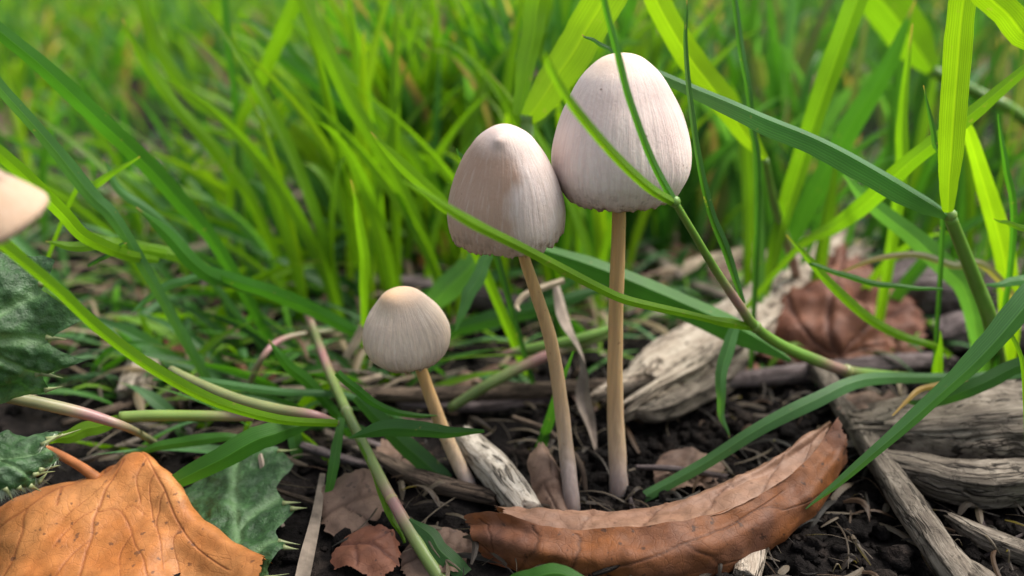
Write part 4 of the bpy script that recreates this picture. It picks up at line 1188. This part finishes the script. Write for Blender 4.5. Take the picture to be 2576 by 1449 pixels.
blade([(1030, 1305, 8.7), (1080, 1350, 8.5), (1140, 1415, 8.3), (1210, 1480, 8.1)], [10, 54, 62, 50], DG, parent=sh, name='blade', roll=10)
blade([(905, 1110, 9.7), (950, 1210, 9.2), (985, 1300, 8.9), (1026, 1398, 8.6)], [16, 22, 20, 3], LG, parent=sh, name='blade', fold=.6)
stalk([(850, 1066, 9.8), (790, 1045, 9.7), (700, 1030, 9.8), (600, 1005, 10.0), (500, 965, 10.3), (430, 930, 10.6)], [16, 26, 28, 28, 26, 22], (.20, .22, .09), None, 'grass_runner', 'greenish runner with magenta end meeting the runner crossing', pink=[(.17, .12)])
stalk([(400, 1120, g, .0), (330, 1080, 9.5), (240, 1048, 9.3), (150, 1025, 9.2), (40, 1002, 9.1), (-60, 985, 9.0)], [16, 20, 28, 32, 32, 30], (.24, .24, .12), None, 'grass_runner', 'pale runner with magenta end reaching into the thistle leaves', pink=[(.40, .14)])
stalk([(640, 1048, 10.0), (500, 1046, 9.9), (380, 1046, 9.8), (300, 1050, 9.7)], [24, 28, 30, 30], (.16, .24, .05), None, 'grass_runner', 'level green runner with a mauve tip below the long shiny blade', pink=[(.0, .2)])
blade([(320, 1048, 9.7), (240, 1075, 9.6), (170, 1100, 9.5), (120, 1115, 9.5)], [26, 50, 44, 6], LG, 'lime blade continuing the level runner towards the thistle', root=False)
blade([(620, 1110, 10.2), (520, 1105, 10.1), (420, 1120, 10.0), (330, 1150, 9.9)], [20, 36, 34, 6], MG, 'shaded green blade lying under the level runner')
blade([(900, 1000, 11.0), (700, 985, 10.8), (500, 955, 10.6), (380, 960, 10.5)], [20, 26, 26, 6], BG, 'thin bluish blade lying level behind the long shiny blade')
stalk([(610, 1010, g, .3), (660, 900, 11.5), (720, 850, 12.0), (850, 830, 12.6)], [14, 16, 16, 14], (.2, .2, .1), None, 'grass_runner', 'thin buff-green stem arching behind the smallest cap', pink=[(.5, .2)])
blade([(1290, 1460, 7.6), (1350, 1448, 7.5), (1420, 1445, 7.5), (1500, 1480, 7.4)], [30, 60, 60, 30], MG, 'blurred green blade tip in front of the curled brown leaf')

# blurred blades upper left, behind
blade([(1085, 470, 16.5), (1000, 345, 16.2), (900, 225, 16.0), (800, 120, 15.8), (730, 50, 15.7)], [44, 50, 48, 42, 6], LG, 'blurred lime blade slanting down to the pinkish cap from the upper left')
blade([(598, 350, 16.5), (640, 240, 16.3), (690, 125, 16.0), (745, -10, 15.8), (770, -80, 15.8)], [30, 44, 48, 48, 44], LG, 'blurred lime blade leaning right from the fork of the far stem')
stalk([(600, 640, 16.8), (602, 480, 16.6), (600, 350, 16.5)], [22, 24, 26], (.08, .2, .03), None, 'grass_runner', 'far upright stem carrying the forked blurred blades')
blade([(1170, 430, 17.5), (960, 330, 17.2), (850, 250, 17.0), (700, 140, 16.6), (608, 58, 16.4)], [40, 42, 40, 34, 6], MG, 'long blurred blade with a pale tip crossing the forked far blades', drytip=.1)
blade([(640, 520, 15.5), (590, 440, 15.3), (520, 350, 15.0), (440, 262, 14.8), (370, 165, 14.6), (305, 48, 14.4)], [40, 44, 42, 40, 34, 6], LG, 'long blurred blade slanting down towards the sprawling shoot')
blade([(560, 640, 12.8), (430, 480, 12.4), (280, 330, 12.0), (130, 190, 11.6), (-20, 60, 11.3)], [44, 62, 66, 60, 50], MG, 'very blurred wide green blade running from the far left down to the sprawling shoot', roll=12)
blade([(600, 340, 17.0), (480, 240, 16.8), (400, 120, 16.6), (350, -20, 16.5)], [40, 46, 44, 40], LG, 'blurred lime blade left of the forked far stem')
blade([(600, 345, 16.8), (585, 200, 16.6), (570, 60, 16.5), (560, -60, 16.5)], [20, 24, 24, 22], MG, 'slim dark blurred blade standing up from the forked far stem')
blade([(1080, 640, 15.0), (980, 420, 14.6), (880, 250, 14.3), (800, 80, 14.1), (740, -50, 14.0)], [40, 50, 54, 50, 44], LG, 'blurred lime blade leaning left behind the lime blade with the free pale tip')
blade([(1230, 300, 17.5), (1190, 210, 17.4), (1142, 145, 17.3)], [20, 22, 4], (.30, .25, .17), 'dry grey-pink blade tip blurred among the far lime blades', drytip=.9)


# ------------------------------------------------------------------ dry strands
def strand(pts, wpx, mat, label, roll=None, fold=.5, n=34):
    W = np.array([pt(p) for p in pts])
    wc = np.array(wpx, float) * depth(W) / FPX
    Wr, wr = cr(W, n), np.maximum(cr(wc[:, None], n)[:, 0], .01)
    V, F, uv = ribbon(Wr, wr, np.linspace(0, 240, n) if roll is None else roll, fold)
    tag(obj('dry_grass_strand', V, F, mat, None, W[-1], None, uv), label, 'dry grass')


strand([(1395, 705, 12.2), (1420, 790, 11.8), (1455, 860, 11.5), (1475, 930, 11.2), (1470, 1000, 11.0), (1485, 1070, 10.8), (1500, 1150, 10.6)], [14, 36, 40, 36, 40, 26, 6], M_STRAWG, 'twisted grey dry blade hanging between the two tall stems')
strand([(1420, 705, 12.0), (1370, 722, 11.9), (1320, 742, 11.8), (1300, 768, 11.7), (1306, 782, 11.6)], [16, 18, 16, 12, 6], M_STRAW, 'pale curled dry tendril left of the pinkish stem', 0)
strand([(655, 1140, 9.9), (675, 1230, 9.4), (710, 1330, 9.0), (755, 1430, 8.7)], [16, 18, 18, 18], M_STRAWG, 'thin dry stalk standing over the shadowed thistle leaf', 0, .9)
strand([(812, 1190, g, .35), (795, 1300, g, .3), (772, 1400, g, .3), (755, 1480, g, .3)], [14, 26, 36, 36], M_WSTRAW, 'flat pale dry straw beside the shadowed thistle leaf', 0, .2)
strand([(870, 900, 12.5), (900, 850, 12.6), (920, 800, 12.8)], [20, 22, 12], M_STRAW, 'short buff dry blade behind the smallest cap', 0, .3)
strand([(1660, 690, g, .4), (1760, 660, g, .5), (1850, 640, g, .5), (1960, 600, g, .5)], [30, 36, 36, 20], M_STRAW, 'buff dry blade bowed above the pale branch', 20, .4)
strand([(700, 980, g, .3), (820, 975, g, .3), (960, 945, g, .4)], [16, 20, 14], M_STRAW, 'buff dry straw lying behind the runner crossing', 10, .4)
strand([(1620, 620, g, .5), (1720, 700, g, .4), (1830, 745, g, .4)], [18, 22, 18], M_STRAWG, 'grey dry straw lying below the largest cap', 10, .4)
strand([(430, 640, g, .5), (620, 600, g, .5), (860, 560, g, .5)], [24, 34, 20], M_STRAW, 'long buff straw lying in the thatch at the left', 10, .4)
strand([(2100, 130, g, 2.5), (2250, 210, g, 2.3), (2150, 170, g, 2.4), (1900, 70, g, 2.6)], [24, 28, 26, 20], M_STRAW, 'pale blurred straw crossing far behind the bright straight blade', 10, .4)


# ------------------------------------------------------------------ generated grass and litter behind
def gblade(x, y, h, lx, ly, w, az, n=12, bend=.25, base=-.1):
    s = np.linspace(0, 1, n)
    W = np.stack([x + lx * s ** 1.7, y + ly * s ** 1.7, base + h * (s - bend * s ** 3)], 1)
    wid = w * np.clip(np.minimum(.55 + 1.6 * s, 1.0) * np.minimum(1, (1 - s) * 2.6 + .02), .02, 1)
    return W, wid, (math.cos(az), math.sin(az), 0)


def pick(cols):
    c = np.array(random.choice(cols)) * random.uniform(.8, 1.15)
    return c


ZONES = [
    # count, x range, y range, height, lean x, lean y, width, colours, label, group
    (96, (-4.0, 2.4), (14.5, 21), (4.2, 7.8), (-3.0, 2.2), (-1, 1), (.13, .27), [LG, YG, LG, MG, LG], 'upright lime blade in the dense blurred clump behind the caps', 'upright blades in the clump behind the caps'),
    (40, (-9.0, -3.2), (14.5, 22), (2.6, 5.5), (-5.0, -1.0), (-1, 1), (.12, .26), [LG, MG, BG], 'blurred blade leaning left in the thin grass beyond the sprawling shoot', 'leaning blades in the thin grass at the left'),
    (44, (4.0, 10.5), (14.0, 21), (3.0, 6.5), (-2.0, 2.5), (-1, 1), (.12, .28), [MG, DG, BG, LG], 'dull green blade in the shaded grass behind the tall right shoot', 'blades in the shaded grass at the right'),
    (62, (-7.5, -.8), (12.4, 18.5), (.8, 2.6), (-3.0, 2.8), (-1.2, .6), (.12, .26), [MG, BG, DG, LG], 'low sprawling blade in the thatch between sprawling shoot and smallest cap', 'low blades in the thatch at the left'),
    (58, (-6.6, -1.2), (10.4, 14.2), (.5, 1.7), (-2.6, 2.2), (-.9, .6), (.10, .24), [MG, DG, BG, LG], 'small low blade among the pink runners on the shaded soil', 'low blades among the runners'),
    (18, (.2, 4.6), (14.0, 19), (.8, 2.2), (-2.0, 2.0), (-1, .8), (.16, .3), [MG, DG, BG], 'low shaded blade on the ground behind the two tall stems', 'low blades behind the two tall stems'),
]
for cnt, xr, yr, hr, lxr, lyr, wr_, cols, lab, grp in ZONES:
    for _ in range(cnt):
        x, y = random.uniform(*xr), random.uniform(*yr)
        W, wid, side = gblade(x, y, random.uniform(*hr), random.uniform(*lxr), random.uniform(*lyr), random.uniform(*wr_), random.uniform(-.9, .9), 14, random.uniform(.1, .4), gz(x, y) - .15)
        V, F, uv = ribbon(W, wid, np.linspace(0, random.uniform(-40, 40), 14), random.uniform(.15, .6), side)
        c = np.tile(pick(cols), (len(V), 1))
        tip = np.clip((uv[:, 1] - .9) * 8, 0, 1) * (random.random() < .3)
        tag(obj('grass_shoot', V, F, M_GRASS, None, W[0], {'col': c, 'dry': tip}, uv), lab, 'grass', grp)


def grass_mass():
    Vs, Fs, Cs, Ds, Us, k = [], [], [], [], [], 0
    for i in range(8200):
        q = random.random()
        y = 18.5 + 60 * q ** 1.7
        half = .62 * y + 3
        x = random.uniform(-half, half)
        if y < 30 and (x < -4 or x > 6.5) and random.random() < .66:
            continue
        if y < 45 and x < -.20 * y and random.random() < .78:
            continue
        if x > .17 * y and random.random() < .66:
            continue
        h = random.uniform(3.5, 8.5) * (1 if x > -.22 * y else .62)
        W, wid, side = gblade(x, y, h, random.uniform(-2.5, 2.2), random.uniform(-1.5, 1.5), random.uniform(.15, .34), random.uniform(-1.1, 1.1), 8, random.uniform(.1, .4))
        V, F, uv = ribbon(W, wid, 0, .35, side, 3)
        Vs.append(V)
        Fs += [tuple(a + k for a in f) for f in F]
        Us.append(uv)
        dead = random.random() < .08
        c = random.choice([(.30, .22, .12), (.22, .17, .13), (.34, .28, .18)]) if dead else pick([LG, LG, MG, YG, BG, MG] if x < .17 * y else [MG, BG, DG, BG, DG, (.12, .16, .07)])
        Cs.append(np.tile(c, (len(V), 1)))
        Ds.append(np.zeros(len(V)))
        k += len(V)
    o = obj('far_grass', np.vstack(Vs), Fs, M_GRASS, None, np.zeros(3), {'col': np.vstack(Cs), 'dry': np.concatenate(Ds)}, np.vstack(Us))
    tag(o, 'dense blurred mass of green grass far behind the mushrooms', 'grass', kind='stuff')


grass_mass()


def thatch():
    """fine dead strands and moss-fine grass close to the soil"""
    Vs, Fs, Cs, Ds, Us, k = [], [], [], [], [], 0
    for i in range(2600):
        y = random.uniform(12.2, 30)
        x = random.uniform(-.62 * y - 1, .62 * y + 1)
        if y < 14 and x > -1 and random.random() < .8:
            continue
        a = random.uniform(0, 6.28)
        L = random.uniform(.5, 2.2)
        s = np.linspace(0, 1, 6)
        z0 = gz(x, y) + random.uniform(0, .25)
        W = np.stack([x + L * math.cos(a) * s, y + L * math.sin(a) * s, z0 + random.uniform(0, .5) * np.sin(s * 2.4)], 1)
        V, F, uv = ribbon(W, np.array([.3, .9, 1, 1, .8, .15]) * random.uniform(.05, .16), 0, .4, (-math.sin(a), math.cos(a), .2), 3)
        Vs.append(V)
        Fs += [tuple(b + k for b in f) for f in F]
        Us.append(uv)
        c = pick([MG, DG, BG, LG]) if random.random() < .66 else np.array(random.choice([(.26, .20, .14), (.18, .14, .12), (.34, .27, .18), (.20, .12, .09)]))
        Cs.append(np.tile(c, (len(V), 1)))
        Ds.append(np.zeros(len(V)))
        k += len(V)
    o = obj('thatch', np.vstack(Vs), Fs, M_GRASS, None, np.zeros(3), {'col': np.vstack(Cs), 'dry': np.concatenate(Ds)}, np.vstack(Us))
    tag(o, 'matted dead strands and fine grass covering the ground behind', 'grass', kind='stuff')


thatch()

for i in range(26):
    x, y = random.uniform(-6.0, -.6), random.uniform(9.2, 13.5)
    a = random.uniform(-.8, .8)
    L = random.uniform(.3, .9)
    d = np.array([math.cos(a), math.sin(a), random.uniform(-.05, .2)]) * L
    c = np.array([x, y, gz(x, y) + .1])
    w = random.uniform(.05, .18)
    wood([c - d, c + d * .1, c + d], [w * .7, w, w * .6], [w * .5, w * .7, w * .4], random.choice([M_WGREY, M_WPURP, M_WBROWN, M_WBROWN]), 'small dark wood scrap lying under the pink runners', 'wood_scrap', 'wood scraps under the runners', n=14, m=10, ragged=.5)
for i in range(14):
    x, y = random.uniform(-6.0, 3.0), random.uniform(10.2, 17)
    c = np.array([x, y, gz(x, y) + .12])
    px = 1288 + FPX * x / depth(c)
    v = c - CAM
    py = 724.5 - FPX * (v[1] * SP + v[2] * CP) / depth(c)
    small_leaf(px, py, c[2] + .1, random.uniform(.25, .6), random.uniform(.2, .4), random.choice([M_DULL, M_DULL, M_RUST]), 'withered brown leaf flake lying in the litter behind the mushroom stems', 60 + i * 3, random.uniform(0, .7), random.uniform(0, 3), 'withered leaf flakes in the litter')

def scatter_mass(name, label, cat, items):
    Vs, Fs, Cs, Us, k = [], [], [], [], 0
    for W, wid, side, c in items:
        V, F, uv = ribbon(W, wid, 0, .4, side, 3)
        Vs.append(V)
        Fs += [tuple(b + k for b in f) for f in F]
        Us.append(uv)
        Cs.append(np.tile(c, (len(V), 1)))
        k += len(V)
    Vs = np.vstack(Vs)
    tag(obj(name, Vs, Fs, M_GRASS, None, np.zeros(3), {'col': np.vstack(Cs), 'dry': np.zeros(len(Vs))}, np.vstack(Us)), label, cat, kind='stuff')


items = []
while len(items) < 1500:                              # unseen lawn added beside and behind the viewer, blocking low sky light
    x, y = random.uniform(-30, 30), random.uniform(-26, 18)
    if (y > 2 and abs(x) < .66 * y + 3.6) or math.hypot(x, y) < 6.5:
        continue
    W, wid, side = gblade(x, y, random.uniform(4, 8.5), random.uniform(-2, 2), random.uniform(-2, 2), random.uniform(.18, .36), random.uniform(0, 3.1), 7, random.uniform(.1, .4))
    items.append((W, wid, side, pick([LG, MG, DG, BG])))
scatter_mass('unseen_blocker_grass', 'unseen lawn grass added round the bare patch to block low sky light', 'grass', items)
items = []
for i in range(1150):                                 # hair roots, shreds and needle-fine straws on the soil
    x, y = random.uniform(-6.5, 7.5), random.uniform(7.6, 15)
    if x < -1.9 and y < 10.0:
        continue
    a, L = random.uniform(0, 6.28), random.uniform(.12, .9)
    sv_ = np.linspace(0, 1, 7)
    cv = random.uniform(-.9, .9)
    W = np.stack([x + L * np.cos(a + cv * sv_) * sv_, y + L * np.sin(a + cv * sv_) * sv_, gz(x, y) + .05 + random.uniform(0, .14) + random.uniform(0, .16) * np.sin(sv_ * 3)], 1)
    c = np.array(random.choice([(.11, .085, .065), (.07, .055, .045), (.05, .038, .03), (.17, .135, .10), (.035, .03, .026), (.10, .06, .038)]))
    items.append((W, np.array([.5, 1, 1, 1, 1, .8, .3]) * random.choice([.012, .02, .03, .05, .08]), (-math.sin(a), math.cos(a), .3), c))
scatter_mass('soil_fibres', 'fine root hairs and straw shreds strewn over the dark soil', 'litter', items)

# litter pieces lying in the thatch, each on its own
for i in range(60):
    y = random.uniform(13.5, 36)
    x = random.uniform(-.55 * y, .55 * y)
    a = random.uniform(-.9, .9)
    L = random.uniform(.6, 1.8)
    z = gz(x, y) + .1
    d = np.array([math.cos(a), math.sin(a), random.uniform(-.05, .12)]) * L
    c = np.array([x, y, z])
    w = random.uniform(.12, .4)
    wood([c - d, c + d * .1, c + d], [w * .7, w, w * .6], [w * .5, w * .7, w * .4], random.choice([M_WGREY, M_WPURP, M_WBROWN, M_WPALE]), 'blurred wood fragment lying in the matted thatch behind the mushrooms', 'wood_fragment', 'wood fragments in the thatch', n=14, m=12, ragged=.5)
for i in range(10):
    x, y = random.uniform(1.2, 6.5), random.uniform(8.2, 12.0)
    a = random.uniform(0, 3.1)
    L = random.uniform(.15, .45)
    z = gz(x, y) + .08
    d = np.array([math.cos(a), math.sin(a), random.uniform(-.1, .2)]) * L
    c = np.array([x, y, z])
    w = random.uniform(.03, .08)
    wood([c - d, c, c + d], [w * .7, w, w * .6], [w * .6, w * .8, w * .5], random.choice([M_WBROWN, M_WPURP]), 'tiny dark twig scrap lying on the bare black soil', 'twig_scrap', 'twig scraps on the bare soil', n=12, m=8, ragged=.3, sq=.9)

for o in bpy.data.objects:
    if '_o' in o:
        del o['_o']
